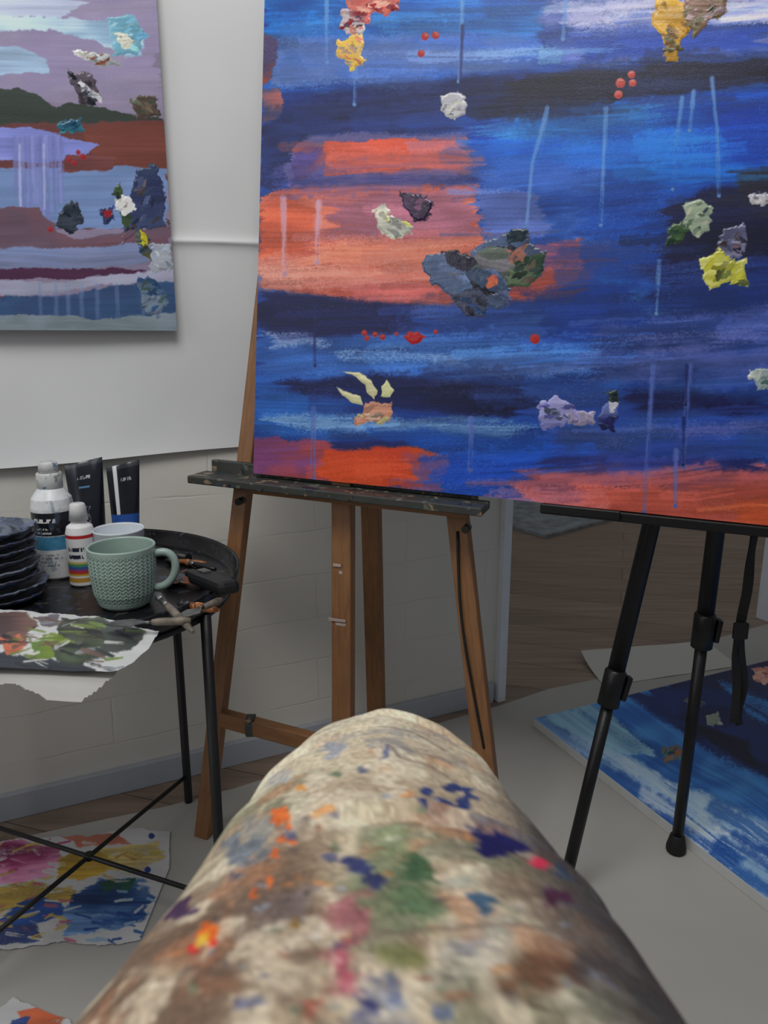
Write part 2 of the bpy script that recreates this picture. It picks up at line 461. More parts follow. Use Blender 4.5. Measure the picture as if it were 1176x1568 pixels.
# ------------------------------------------------------------------ paper backdrop on wall
def paper_on_wall():
    w, h = 1.35, 1.55
    nx, ny = 160, 520
    zb = H - .205
    x0 = -.20 - w * wd.x
    U, V = np.meshgrid(np.linspace(0, w, nx), np.linspace(0, h, ny))
    Z = zb + V + (U - w) * 0.012 - .003 * np.sin(U * 9)
    zc = H + .163
    off = .004 + .002 * np.sin(U * 5 + V * 3) + .007 * np.exp(-np.abs((Z - zc + .0025 * np.sin(U * 13)) / .007)) + .011 * np.exp(-V / .035) * (.6 + .4 * np.sin(U * 8)) + .004 * np.sin(V * 7 + U * 2) ** 2 + .004 * (fbm(U * 6, V * 6, 55, 2) - .3)
    off = np.clip(off, .001, .019)
    P0 = np.array(wall_pt(x0, 0))
    co = P0 + U.reshape(-1, 1) * np.array(wd) + off.reshape(-1, 1) * np.array(wn)
    co[:, 2] = Z.ravel()
    m = mat('backdrop_paper', rgb(226, 227, 228), .6, var=.02, nscale=3, bump=.03, bscale=20)
    return mesh_np('backdrop_paper_sheet', co, grid_quads(nx, ny), m)
paper_on_wall()

# ------------------------------------------------------------------ main canvas painting
C0 = Vector((-.217, 1.21, H - .22)); E1 = Vector((.936, -.349, -.027)).normalized()
E2 = Vector((.050, .066, .996)); E2 = (E2 - E1 * E2.dot(E1)).normalized()
CN = E1.cross(E2)    # faces camera
if CN.y > 0: CN = -CN
def canvas_uv(x, y):
    v = (784 - y) / F; u = (x - 588) / F
    d = Vector((u, CP + v * SP, -SP + v * CP))
    t = (C0 - Vector((0, 0, H))).dot(CN) / d.dot(CN)
    P = Vector((0, 0, H)) + d * t - C0
    return P.dot(E1), P.dot(E2)
sh = [(388, 725), (1176, 805), (402, 0), (1176, 0)]
chart_main = homog([canvas_uv(*s) for s in sh], sh)

def paint_main(p):
    B = p.poly
    # --- ground fields
    B([(380, -150), (1400, -150), (1400, 900), (380, 900)], (20, 62, 148), streak=30, col2=(32, 86, 170), ang=-3)
    B([(390, -120), (850, -120), (840, 60), (640, 80), (400, 60)], (18, 90, 184), sx=40, streak=30, col2=(26, 116, 204))
    B([(560, 20), (840, 10), (830, 45), (600, 60)], (54, 142, 208), sx=60, alpha=.65, dry=.43)
    B([(395, 50), (480, 60), (470, 110), (430, 130), (400, 110)], (68, 102, 150), sx=20, streak=30, col2=(40, 72, 128))
    B([(425, 62), (720, 50), (840, 60), (835, 100), (700, 120), (430, 135)], (88, 118, 184), sx=50, streak=34, dry=.25, col2=(50, 94, 178))
    B([(440, 75), (600, 70), (650, 90), (480, 100)], (128, 140, 188), sx=50, alpha=.55, dry=.48)
    B([(560, 84), (830, 74), (850, 84), (600, 100)], (154, 168, 204), sx=60, alpha=.55, dry=.48)
    # upper right
    B([(820, -120), (1400, -120), (1400, 80), (1176, 88), (830, 100)], (46, 82, 170), sx=40, streak=40, col2=(98, 112, 184), ang=-4)
    B([(850, 5), (1176, -12), (1300, 0), (1300, 22), (1000, 40), (870, 45)], (170, 168, 206), sx=50, streak=34, ang=-3, dry=.38)
    B([(870, 60), (1176, 40), (1176, 70), (880, 95)], (28, 68, 172), sx=60, streak=30, ang=-4)
    B([(1080, 12), (1300, -5), (1300, 25), (1090, 40)], (208, 200, 222), sx=30, dry=.40, ang=-4)
    B([(880, 30), (1010, 22), (1020, 40), (890, 50)], (194, 192, 220), sx=40, dry=.44, ang=-4)
    B([(820, 70), (862, 66), (858, 96), (826, 97)], (120, 170, 206), sx=10, dry=.46)
    # royal blue
    B([(700, 175), (900, 150), (1400, 110), (1400, 300), (1176, 300), (1000, 330), (720, 300)], (10, 68, 178), sx=50, streak=30, col2=(14, 92, 198), ang=-6)
    B([(730, 185), (1000, 160), (1040, 180), (780, 225)], (54, 142, 210), sx=70, alpha=.7, dry=.42, ang=-8)
    B([(740, 230), (1100, 195), (1176, 200), (800, 275)], (32, 116, 204), sx=70, alpha=.6, dry=.42, ang=-6)
    B([(1100, 160), (1250, 150), (1250, 240), (1090, 250)], (8, 56, 164), sx=50, alpha=.8)
    # dark band
    B([(700, 122), (900, 108), (1400, 75), (1400, 118), (1176, 126), (960, 152), (740, 185), (690, 175)], (16, 17, 42), sx=16, streak=14, ang=-5)
    B([(430, 150), (560, 132), (700, 120), (830, 112), (760, 150), (690, 200), (560, 208), (440, 210), (405, 190)], (15, 30, 88), sx=45, streak=36, ang=-3, dry=.2)
    B([(455, 165), (700, 140), (720, 170), (500, 195)], (12, 18, 56), sx=50, streak=20, dry=.3)
    B([(480, 192), (690, 186), (700, 208), (500, 212)], (22, 38, 100), sx=30)
    # left edge
    B([(398, 50), (425, 62), (418, 120), (400, 135)], (158, 66, 50), sx=8, col2=(60, 50, 86))
    B([(398, 140), (430, 135), (428, 180), (400, 190)], (60, 74, 122), sx=10, col2=(140, 80, 84))
    B([(396, 190), (450, 185), (480, 220), (450, 270), (425, 300), (394, 280)], (15, 22, 74), sx=14, streak=25, col2=(24, 44, 108))
    B([(700, 240), (1010, 250), (1020, 300), (880, 380), (720, 380)], (20, 76, 174), sx=50, streak=34, col2=(48, 96, 188), ang=-6)
    # navy right
    B([(1000, 320), (1100, 290), (1400, 255), (1400, 420), (1176, 430), (1060, 470), (960, 420)], (17, 24, 72), sx=55, streak=22, col2=(15, 19, 56), ang=-7)
    B([(880, 300), (1040, 290), (1010, 400), (900, 420)], (16, 70, 168), sx=50, alpha=.8, ang=-8)
    B([(1000, 440), (1176, 410), (1400, 380), (1400, 470), (1000, 500)], (20, 44, 112), sx=60, streak=30, ang=-6)
    B([(1120, 262), (1300, 240), (1300, 330), (1150, 330)], (34, 35, 52), sx=30, ang=-10, streak=16)
    # coral blocks
    B([(470, 205), (640, 206), (720, 200), (722, 285), (560, 292), (450, 290), (440, 250)], (98, 92, 146), sx=20, streak=40, dry=.2)
    B([(495, 217), (640, 213), (645, 240), (625, 262), (500, 268)], (216, 92, 62), sx=8, streak=30, col2=(200, 78, 56))
    B([(625, 214), (710, 210), (716, 255), (620, 262)], (172, 92, 98), sx=22, streak=40, dry=.25)
    B([(448, 228), (492, 222), (490, 262), (450, 290)], (166, 78, 78), sx=10, streak=50, col2=(66, 52, 112))
    B([(396, 300), (450, 285), (600, 283), (725, 280), (735, 350), (740, 470), (560, 466), (396, 440)], (202, 90, 72), sx=14, streak=40, col2=(214, 112, 90))
    B([(500, 300), (720, 288), (730, 360), (600, 372), (505, 360)], (168, 100, 120), sx=36, streak=44, dry=.3)
    B([(396, 318), (440, 300), (480, 320), (470, 380), (396, 400)], (210, 92, 60), sx=20, streak=50, alpha=.8)
    B([(470, 372), (640, 366), (720, 380), (690, 398), (490, 408)], (226, 128, 98), sx=50, streak=40, dry=.4)
    B([(400, 400), (560, 412), (690, 420), (640, 440), (420, 428)], (222, 138, 120), sx=50, streak=40, dry=.42)
    B([(500, 425), (700, 440), (720, 466), (540, 460)], (204, 98, 92), sx=40, streak=36, dry=.3)
    B([(450, 272), (720, 266), (722, 280), (460, 286)], (28, 40, 108), sx=40, dry=.40)
    B([(725, 285), (820, 300), (830, 360), (760, 380), (728, 350)], (80, 102, 176), sx=30, streak=44, dry=.25)
    B([(790, 378), (890, 366), (884, 425), (830, 462), (740, 470), (760, 420)], (196, 86, 74), sx=12, streak=36, col2=(158, 78, 94))
    B([(850, 370), (930, 380), (900, 430), (850, 440)], (90, 66, 118), sx=30, alpha=.6, dry=.4)
    # below coral
    B([(390, 445), (520, 458), (640, 470), (640, 500), (540, 515), (392, 520)], (12, 18, 70), sx=36, streak=20)
    B([(640, 472), (900, 455), (1000, 490), (960, 530), (660, 520)], (22, 62, 148), sx=50, streak=40, col2=(56, 94, 168), ang=-3)
    B([(800, 450), (960, 430), (1010, 520), (840, 530)], (14, 50, 138), sx=40, alpha=.8, ang=-4)
    B([(392, 512), (760, 524), (780, 560), (600, 580), (390, 570)], (40, 88, 166), sx=60, streak=46, dry=.1)
    B([(400, 508), (470, 515), (520, 530), (420, 532)], (130, 150, 192), sx=30, dry=.48, alpha=.8)
    B([(530, 534), (760, 540), (740, 556), (540, 552)], (116, 150, 202), sx=60, dry=.46)
    B([(700, 540), (900, 545), (1000, 565), (760, 580)], (88, 116, 182), sx=70, dry=.45)
    B([(900, 500), (1176, 470), (1400, 460), (1400, 580), (900, 590)], (42, 68, 142), sx=60, streak=46, col2=(66, 82, 152), ang=-3)
    B([(940, 520), (1176, 500), (1176, 520), (960, 545)], (110, 110, 168), sx=60, dry=.48, ang=-3, alpha=.7)
    B([(430, 585), (560, 575), (700, 585), (880, 600), (880, 625), (700, 640), (600, 622), (440, 605)], (11, 20, 74), sx=40, streak=18)
    B([(640, 590), (800, 598), (860, 615), (740, 635), (650, 625)], (9, 15, 56), sx=40, streak=10)
    B([(800, 590), (1400, 585), (1400, 700), (820, 700)], (38, 72, 146), sx=60, streak=46, col2=(30, 62, 144))
    B([(940, 600), (1176, 612), (1176, 632), (960, 628)], (18, 22, 74), sx=50, dry=.33)
    B([(850, 660), (1176, 650), (1176, 668), (870, 680)], (88, 94, 160), sx=60, dry=.46, alpha=.7)
    B([(390, 590), (520, 610), (560, 660), (392, 665)], (28, 86, 168), sx=40, streak=40)
    B([(420, 636), (640, 642), (820, 650), (780, 672), (430, 660)], (104, 146, 196), sx=60, dry=.46)
    B([(560, 655), (840, 670), (830, 745), (680, 760)], (20, 76, 172), sx=40, streak=36)
    B([(650, 700), (830, 705), (840, 770), (680, 765)], (14, 58, 158), sx=30, streak=30, alpha=.8)
    # bottom orange
    B([(384, 668), (480, 672), (560, 690), (560, 745), (384, 735)], (172, 72, 84), sx=20, streak=40, col2=(118, 60, 108))
    B([(488, 690), (560, 678), (640, 684), (680, 700), (650, 745), (520, 748), (490, 725)], (222, 80, 34), sx=16, streak=32, col2=(204, 64, 34))
    B([(620, 695), (690, 700), (680, 750), (620, 750)], (146, 68, 90), sx=20, alpha=.7, dry=.35)
    B([(500, 677), (620, 675), (630, 684), (510, 688)], (24, 34, 96), sx=20, dry=.35)
    # bottom right coral
    B([(800, 716), (980, 718), (1400, 710), (1400, 870), (900, 820), (800, 770)], (138, 76, 98), sx=40, streak=44, col2=(172, 82, 82))
    B([(880, 742), (1100, 748), (1176, 742), (1400, 760), (1400, 870), (1000, 820), (900, 775)], (190, 84, 68), sx=36, streak=40, dry=.2)
    B([(830, 700), (1176, 702), (1176, 722), (840, 722)], (32, 40, 104), sx=50, dry=.3)
    B([(1120, 770), (1176, 768), (1300, 770), (1300, 840), (1130, 800)], (206, 86, 48), sx=30, dry=.3)
    # overlaid broad strokes and bristle tracks, colours picked up from the wet layer below
    rs = np.random.RandomState(4)
    for k in range(230):
        big = k < 90
        x = rs.uniform(390, 1150); y = rs.uniform(0, 790); L = rs.uniform(70, 240); t = (-.06 * x / 1176 + rs.uniform(-.09, .09) * big) * L
        i = np.argmin((p.X[::7] - x - L / 2) ** 2 + (p.Y[::7] - y) ** 2) * 7
        c = p.C[i] * 255; f = rs.choice([.74, .84, 1.14, 1.28])
        c = np.clip(c * f + (8 if f > 1 else 0), 0, 235)
        p.brush([(x, y), (x + L * .5, y + t * .5 + rs.uniform(-5, 5)), (x + L, y + t)], rs.uniform(24, 56) if big else rs.uniform(6, 18), c,
                alpha=rs.uniform(.3, .55) if big else rs.uniform(.25, .6), dry=.40 if big else .46, streak=14, soft=8 if big else 3)
    # scumbled canvas grain
    g = p.W + .5
    msk = sstep(.46, .68, fbm(p.X * .010, p.Y * .022, 63)) * sstep(.50, .78, g)
    p.C = p.C * (1 - .16 * msk[:, None]) + np.array([.50, .58, .78]) * .16 * msk[:, None]
    p.C = p.C * (1 + .14 * (g - .5))[:, None]
    # raised bristle relief
    p.Hh += .12 * fbm(p.X * .012, p.Y * .3, 64, 2)
    # --- drips: uneven runs
    def drip(pts, c=(104, 150, 210), w=4, a=.4):
        p.brush(pts, w, c, alpha=a, dry=.38, streak=24, soft=3)
        (x1, y1), (x2, y2) = pts[0], pts[-1]
        p.brush([(x1, y1), (x1 * .6 + x2 * .4, y1 * .6 + y2 * .4)], w * 1.5, c, alpha=a * .7, dry=.45, streak=24, soft=3)
        p.dot(x2, y2, w * .55, np.array(c) * .9, h=.2)
    for d in [[(709, -40), (706, 60), (702, 125)], [(500, 0), (501, 95)], [(545, 95), (543, 160)],
              [(928, 165), (924, 250), (920, 345)], [(838, 165), (815, 250), (806, 345)], [(1044, 150), (1036, 220), (1030, 290)],
              [(1062, 140), (1056, 200)], [(1090, 120), (1098, 200), (1101, 300)], [(1009, 400), (1005, 480)], [(866, 0), (862, 60)]]:
        drip(d, a=.62, w=5)
    for d in [[(487, 310), (486, 402)], [(434, 304), (436, 420)]]:
        drip(d, (206, 156, 176), 7, .75)
    for d in [[(1056, 560), (1050, 640), (1047, 715)], [(1001, 560), (993, 680), (986, 785)], [(1035, 690), (1034, 775)], [(480, 625), (479, 735)], [(722, 640), (720, 720)]]:
        drip(d, (88, 110, 186), 6.5, .65)
    for d in [[(1047, 640), (1046, 712)], [(708, 40), (705, 125)], [(1052, 560), (1050, 620)], [(482, 470), (482, 560)]]:
        drip(d, (16, 24, 84), 4, .7)
    # --- dots
    R = (172, 42, 38)
    for x, y, r in [(651, 56, 6), (667, 54, 6), (645, 82, 5.5), (558, 510, 4.5), (562, 518, 4), (574, 512, 4.5), (586, 516, 5), (607, 511, 3), (667, 508, 3.5), (649, 516, 2.5), (819, 519, 8)]:
        p.dot(x, y, r, R)
    for x, y, r in [(967, 114, 6), (969, 127, 6), (950, 127, 7.5), (947, 145, 6.5)]:
        p.dot(x, y, r, (194, 84, 78))
    p.poly([(619, 516), (626, 508), (640, 507), (648, 514), (644, 525), (630, 528)], (172, 18, 24), rough=1.2, h=.8, streak=6)
    # --- palette knife dabs
    K = p.knife
    K([(545, -40), (612, -40), (611, 12), (590, 24), (572, 18), (562, 40), (540, 30), (528, -10)], [(206, 116, 104), (196, 94, 88), (160, 40, 52), (216, 154, 134)], seed=2)
    K([(524, 14), (560, 20), (560, 45), (540, 56), (520, 44)], [(150, 34, 46), (190, 180, 182), (60, 50, 66), (190, 114, 94)], seed=3)
    K([(516, 62), (556, 50), (556, 100), (536, 108), (528, 92), (514, 86)], [(200, 180, 150), (210, 170, 70), (200, 120, 90), (160, 130, 110)], seed=4)
    K([(676, 146), (704, 138), (716, 156), (714, 176), (690, 182), (674, 168)], [(200, 198, 196), (160, 160, 168), (214, 212, 196)], seed=5)
    K([(1010, -20), (1046, 4), (1060, 40), (1042, 62), (1040, 92), (1020, 94), (1016, 60), (997, 36)], [(192, 144, 52), (208, 162, 66), (150, 106, 44), (100, 90, 56)], seed=6)
    K([(1045, -40), (1110, -40), (1112, 20), (1085, 35), (1062, 60), (1048, 30)], [(116, 100, 72), (146, 108, 98), (80, 86, 62), (156, 132, 136)], seed=7)
    K([(572, 318), (592, 312), (600, 340), (630, 344), (634, 358), (606, 365), (580, 352)], [(176, 176, 164), (206, 204, 184), (200, 204, 106), (136, 140, 132)], seed=8)
    K([(612, 290), (650, 300), (664, 312), (656, 334), (634, 340), (618, 318)], [(46, 26, 56), (74, 52, 88), (32, 22, 46), (106, 66, 96)], seed=9)
    K([(642, 402), (668, 386), (716, 392), (738, 372), (775, 358), (806, 352), (812, 374), (836, 386), (834, 412), (812, 436), (768, 440), (756, 446), (746, 480), (724, 488), (704, 470), (682, 446), (660, 432)],
      [(84, 102, 138), (58, 66, 88), (98, 116, 158), (42, 40, 58), (122, 120, 126), (70, 90, 122), (96, 106, 98)], seed=10)
    K([(800, 392), (836, 388), (832, 414), (810, 438), (776, 436), (784, 412)], [(58, 82, 64), (88, 104, 78), (46, 60, 56), (104, 92, 78)], seed=11)
    K([(776, 384), (806, 376), (804, 398), (782, 404)], [(176, 96, 76), (146, 102, 90), (92, 92, 98)], seed=12)
    K([(744, 424), (762, 420), (762, 436), (746, 442)], [(204, 110, 76), (184, 90, 70)], seed=13)
    K([(772, 356), (804, 348), (806, 366), (778, 372)], [(26, 44, 52), (48, 66, 80)], seed=14)
    K([(690, 452), (730, 440), (750, 458), (742, 484), (716, 484)], [(36, 34, 52), (62, 68, 90), (30, 60, 106)], seed=15)
    K([(1046, 314), (1072, 306), (1088, 318), (1086, 352), (1068, 364), (1048, 346)], [(160, 176, 152), (190, 196, 168), (104, 124, 104), (66, 76, 86)], seed=16)
    K([(1022, 350), (1044, 338), (1054, 354), (1040, 372), (1020, 378)], [(44, 68, 54), (70, 96, 62)], seed=17)
    K([(1106, 350), (1138, 344), (1146, 366), (1136, 392), (1110, 398), (1098, 376)], [(86, 88, 118), (130, 130, 160), (50, 48, 70), (98, 80, 90)], seed=18)
    K([(1070, 398), (1100, 380), (1122, 402), (1142, 404), (1144, 440), (1118, 430), (1086, 446), (1078, 424)], [(200, 198, 68), (214, 212, 124), (164, 164, 62), (124, 134, 74)], seed=19)
    K([(1146, 300), (1190, 292), (1190, 312), (1150, 314)], [(196, 192, 196), (156, 156, 174)], seed=20)
    K([(1144, 568), (1200, 560), (1200, 600), (1160, 596)], [(144, 162, 164), (196, 202, 192), (90, 120, 120)], seed=21)
    cream = (220, 216, 168)
    for q in [[(525, 568), (550, 571), (568, 583), (578, 598), (574, 612), (565, 606), (558, 588), (545, 578)],
              [(585, 592), (592, 580), (603, 598), (596, 608), (583, 607)],
              [(514, 591), (530, 600), (552, 608), (556, 620), (540, 617), (525, 606)]]:
        p.poly(q, cream, rough=1.5, feather=1.3, streak=22, h=1.1, col2=(200, 200, 148))
    K([(560, 616), (598, 618), (600, 636), (594, 648), (572, 645), (546, 650), (542, 638), (556, 632)], [(212, 148, 120), (210, 200, 142), (206, 172, 150)], seed=22)
    K([(826, 618), (850, 604), (880, 620), (884, 640), (860, 652), (836, 660), (824, 644)], [(124, 124, 186), (156, 154, 202), (94, 94, 164), (76, 86, 108)], seed=23)
    K([(870, 628), (912, 632), (908, 650), (872, 650)], [(172, 162, 190), (136, 128, 178)], seed=24)
    K([(912, 640), (930, 618), (944, 612), (944, 640), (942, 660), (922, 660)], [(38, 42, 104), (84, 96, 152), (26, 30, 66)], seed=25)
    K([(926, 600), (944, 598), (946, 616), (932, 618)], [(26, 36, 42), (48, 64, 64)], seed=26)
    K([(930, 616), (946, 616), (944, 630), (934, 630)], [(200, 200, 214), (214, 214, 222)], seed=27)

canvas = empty('abstract_canvas_painting')
M_canvas = vcmat('acrylic_on_canvas', rough=.40, bump=.28, bscale=420, weave=True, dist=.0004, spec=.42, gloss=True)
CW, CH = 1.02, .86
GAIN = 1.12
nrm_sign = 1 if E1.cross(E2).y < 0 else -1
painted_sheet('painted_front', C0, E1, E2, CW, CH, 1100, 928, chart_main, (30, 70, 160), paint_main, M_canvas, GAIN, canvas, hs=.00058 * nrm_sign)
M_edge = mat('canvas_edge', rgb(60, 62, 100), .7, var=.3, nscale=25)
RC = Matrix((E1, -CN, E2)).transposed()
box('stretcher', C0 + E1 * CW / 2 + E2 * CH / 2 - CN * .0105, (CW, .02, CH), M_edge, canvas, RC, bev=0)

# ------------------------------------------------------------------ painting on the wall
wp = empty('landscape_wall_painting')
u0 = .45
P0 = wall_pt(-.3747, H + .011, .026) - wd * u0
def wchart():
    src = [(u0, 0), (u0 - .278, 0), (u0, .52), (u0 - .227, .482)]
    return homog(src, [(267, 505), (0, 503), (235, 0), (0, 0)])
def paint_wall(p):
    B = p.poly; K = p.knife
    B([(-400, -200), (300, -200), (300, 520), (-400, 520)], (134, 124, 150), streak=16)
    B([(-400, -200), (250, -200), (240, 150), (-400, 160)], (152, 142, 170), streak=16, sx=20, col2=(138, 128, 160))
    B([(-200, 6), (70, 2), (130, 12), (90, 34), (-200, 34)], (172, 182, 206), sx=10, streak=24)
    B([(-200, 30), (60, 32), (140, 38), (200, 30), (218, 60), (214, 90), (190, 94), (150, 72), (80, 52), (-200, 62)], (146, 180, 208), rough=3, feather=3, streak=24, col2=(176, 200, 218))
    K([(160, 34), (200, 30), (220, 62), (205, 92), (172, 88)], [(124, 180, 204), (150, 194, 210), (108, 164, 196)], seed=1, h=1)
    K([(170, 58), (192, 56), (204, 72), (188, 82)], [(226, 226, 212), (214, 214, 196)], seed=2)
    B([(-200, 76), (30, 78), (72, 96), (74, 118), (-200, 120)], (156, 182, 210), sx=6, streak=30)
    K([(112, 84), (160, 90), (185, 106), (150, 108)], [(170, 176, 178), (170, 104, 84), (200, 200, 196)], seed=3)
    B([(-400, 146), (30, 140), (58, 150), (84, 170), (104, 160), (150, 168), (190, 178), (246, 186), (246, 200), (110, 206), (-400, 214)], (50, 60, 55), rough=2, streak=14)
    K([(100, 112), (140, 120), (152, 150), (140, 168), (118, 160)], [(42, 46, 60), (80, 72, 82), (36, 40, 50)], seed=4)
    K([(118, 128), (150, 152), (152, 162), (122, 138)], [(206, 210, 214), (184, 184, 194)], seed=5)
    K([(196, 156), (236, 150), (242, 182), (206, 186)], [(94, 82, 74), (76, 82, 70), (116, 100, 84)], seed=6)
    B([(-400, 206), (246, 188), (252, 350), (-400, 350)], (106, 60, 58), sx=10, streak=20, col2=(94, 54, 58))
    B([(120, 196), (250, 190), (252, 262), (150, 262)], (112, 60, 52), sx=6, streak=16)
    K([(84, 190), (120, 186), (130, 204), (92, 208)], [(56, 120, 140), (38, 78, 104)], seed=7)
    B([(-200, 205), (60, 200), (100, 212), (150, 222), (120, 250), (40, 250), (-200, 250)], (112, 120, 184), sx=6, streak=40, dry=.15)
    B([(-200, 262), (180, 258), (252, 262), (252, 345), (120, 352), (-200, 350)], (118, 144, 192), sx=6, streak=20)
    B([(100, 240), (180, 246), (170, 262), (90, 268)], (106, 60, 60), sx=8)
    for i, x in enumerate([24, 34, 44, 52, 62, 70, 80, 90]):
        p.brush([(x, 215), (x + 2, 300 + (i * 37) % 50)], 9, (124, 132, 194), alpha=.8, dry=.25, streak=30, soft=3)
    for i, x in enumerate([30, 66]):
        p.brush([(x, 225), (x + 1, 320)], 4, (176, 182, 216), alpha=.6, dry=.3, soft=2)
    K([(92, 318), (116, 310), (126, 340), (104, 362), (84, 346)], [(44, 52, 64), (60, 68, 82)], seed=8)
    K([(206, 262), (236, 256), (250, 300), (248, 350), (214, 352), (180, 380), (190, 330)], [(64, 78, 108), (50, 58, 92), (80, 92, 128), (84, 76, 84)], seed=9)
    K([(170, 290), (180, 282), (200, 340), (190, 350)], [(38, 56, 84), (64, 82, 56)], seed=10)
    B([(-400, 322), (60, 318), (84, 350), (110, 368), (258, 345), (258, 388), (-400, 384)], (118, 86, 100), sx=8, streak=20, col2=(100, 80, 96))
    K([(174, 305), (196, 300), (204, 318), (190, 330), (176, 324)], [(216, 214, 206), (226, 224, 216)], seed=11)
    K([(150, 322), (170, 318), (176, 338), (158, 344)], [(150, 120, 130), (40, 50, 90), (160, 54, 54)], seed=12)
    for x, y, r in [(125, 243, 5), (112, 252, 4.5), (104, 247, 4), (118, 236, 3.5), (162, 328, 6), (218, 441, 7), (4, 455, 5), (76, 352, 4)]: p.dot(x, y, r, (150, 40, 50))
    B([(-400, 384), (120, 380), (220, 374), (230, 402), (120, 412), (-400, 410)], (132, 142, 180), sx=10, streak=26, col2=(114, 128, 168))
    B([(-400, 410), (150, 410), (220, 412), (200, 424), (60, 426), (-400, 430)], (74, 40, 68), sx=8, streak=16)
    B([(-400, 432), (20, 428), (90, 432), (160, 420), (262, 414), (262, 432), (150, 436), (60, 452), (-400, 452)], (164, 166, 190), rough=2, feather=3, streak=22)
    B([(-400, 455), (90, 452), (180, 436), (264, 430), (268, 490), (-400, 490)], (62, 92, 136), rough=2, feather=3, streak=26, col2=(54, 76, 116))
    for x in [60, 84, 102, 122, 146, 176, 214]:
        p.brush([(x, 436), (x + 2, 492)], 6, (116, 138, 182), alpha=.4, dry=.3, soft=3)
    B([(-400, 486), (80, 480), (150, 486), (268, 478), (268, 520), (-400, 520)], (134, 148, 162), sx=8, streak=30, col2=(110, 124, 130))
    K([(226, 376), (256, 374), (262, 412), (228, 416)], [(184, 190, 202), (150, 164, 186)], seed=13)
    K([(200, 350), (226, 362), (228, 400), (212, 388)], [(66, 94, 132), (104, 94, 56), (38, 56, 84)], seed=14)
    K([(209, 352), (218, 356), (221, 376), (213, 374)], [(204, 194, 56), (184, 174, 48)], seed=15)
    K([(206, 420), (236, 430), (256, 460), (236, 486), (216, 470)], [(54, 84, 126), (104, 120, 138), (70, 92, 90)], seed=16)
M_wp = vcmat('acrylic_wall_canvas', rough=.5, bump=.3, bscale=350, weave=False, spec=.35, gloss=True)
painted_sheet('painted_front', P0, wd, (0, 0, 1), u0, .6, 480, 640, wchart(), (130, 120, 150), paint_wall, M_wp, 1.28, wp, hs=.0005)
box('panel', Vector(P0) + wd * u0 / 2 + Vector((0, 0, .3)) - wn * .0022, (u0, .004, .6), mat('panel_edge', rgb(90, 90, 90), .7), wp, RW, bev=0)

# ------------------------------------------------------------------ canvas lying on the floor
fc = empty('unfinished_canvas_on_floor')
A0 = G(818, 1100, .022); fe1 = Vector((.912, .41, 0)).normalized(); fe2 = Vector((fe1.y, -fe1.x, 0))
def fuv(x, y):
    q = G(x, y, .022) - A0
    return q.dot(fe1), q.dot(fe2)
FW, FH = 1.15, .95
fsh = [(818, 1100), (1176, 993), (1176, 1395), (1100, 1150)]
def paint_floor(p):
    B = p.poly
    B([(700, 800), (1900, 800), (1900, 1900), (700, 1900)], (90, 138, 192), streak=24, ang=33, col2=(140, 170, 208))
    B([(860, 1085), (1000, 1050), (1176, 1170), (1400, 1300), (1176, 1260), (980, 1180)], (36, 96, 174), sx=40, ang=33, streak=30, col2=(58, 124, 190))
    B([(960, 1065), (1100, 1010), (1260, 980), (1500, 1100), (1300, 1240), (1100, 1160)], (22, 46, 108), sx=30, ang=33, streak=24, col2=(14, 24, 70))
    B([(1000, 1035), (1176, 985), (1300, 960), (1300, 1060), (1120, 1060)], (24, 32, 76), sx=30, ang=25, streak=20)
    B([(1040, 1100), (1140, 1130), (1176, 1180), (1100, 1150)], (13, 18, 46), sx=20, ang=33)
    B([(1100, 1040), (1200, 1080), (1300, 1150), (1150, 1100)], (50, 122, 190), sx=30, ang=33, dry=.4)
    for k in range(60):
        rs = np.random.RandomState(k)
        x = rs.uniform(830, 1150); y = 1100 + (x - 818) * .55 + rs.uniform(-20, 170); L = rs.uniform(60, 200)
        c = [(196, 210, 224), (164, 194, 218), (34, 90, 166), (180, 202, 222), (20, 68, 148)][k % 5]
        p.brush([(x, y), (x + L * .5, y + L * .3), (x + L, y + L * .68)], rs.uniform(12, 34), c, alpha=.75, dry=.42, streak=16, soft=8)
    B([(826, 1098), (900, 1075), (940, 1100), (1000, 1150), (960, 1160), (880, 1120)], (136, 182, 210), sx=20, ang=33, dry=.3, streak=30)
    p.knife([(1150, 1022), (1190, 1020), (1190, 1050), (1158, 1044)], [(196, 130, 114), (210, 156, 140)], seed=31)
    p.knife([(1080, 1095), (1100, 1092), (1108, 1108), (1085, 1112)], [(160, 166, 150), (120, 130, 120)], seed=32)
    p.knife([(1010, 1146), (1040, 1140), (1048, 1162), (1020, 1168)], [(80, 116, 124), (150, 90, 64), (50, 106, 124)], seed=33)
    p.knife([(1046, 1072), (1064, 1066), (1080, 1080), (1056, 1088)], [(56, 64, 72), (86, 96, 104)], seed=34)
M_fc = vcmat('acrylic_floor_canvas', rough=.38, bump=.25, bscale=300, weave=False, spec=.4)
FP1 = A0 + fe2 * FH
chart_f0 = homog([fuv(*s) for s in fsh], fsh)
def flipchart():
    pts = [(0, 0), (FW, 0), (0, FH), (FW, FH)]
    return homog(pts, [tuple(float(k) for k in happly(chart_f0, u, FH - v)) for u, v in pts])
painted_sheet('painted_top', FP1, fe1, -fe2, FW, FH, 620, 520, flipchart(), (100, 140, 200), paint_floor, M_fc, 1.3, fc, hs=.0005)
RF = Matrix((fe1, -fe2, Vector((0, 0, 1)))).transposed()
box('stretcher', A0 + fe1 * FW / 2 + fe2 * FH / 2 - Vector((0, 0, .0101)), (FW + .002, FH + .002, .0195), mat('raw_canvas_edge', rgb(206, 208, 206), .8, var=.03), fc, RF, bev=.0005)

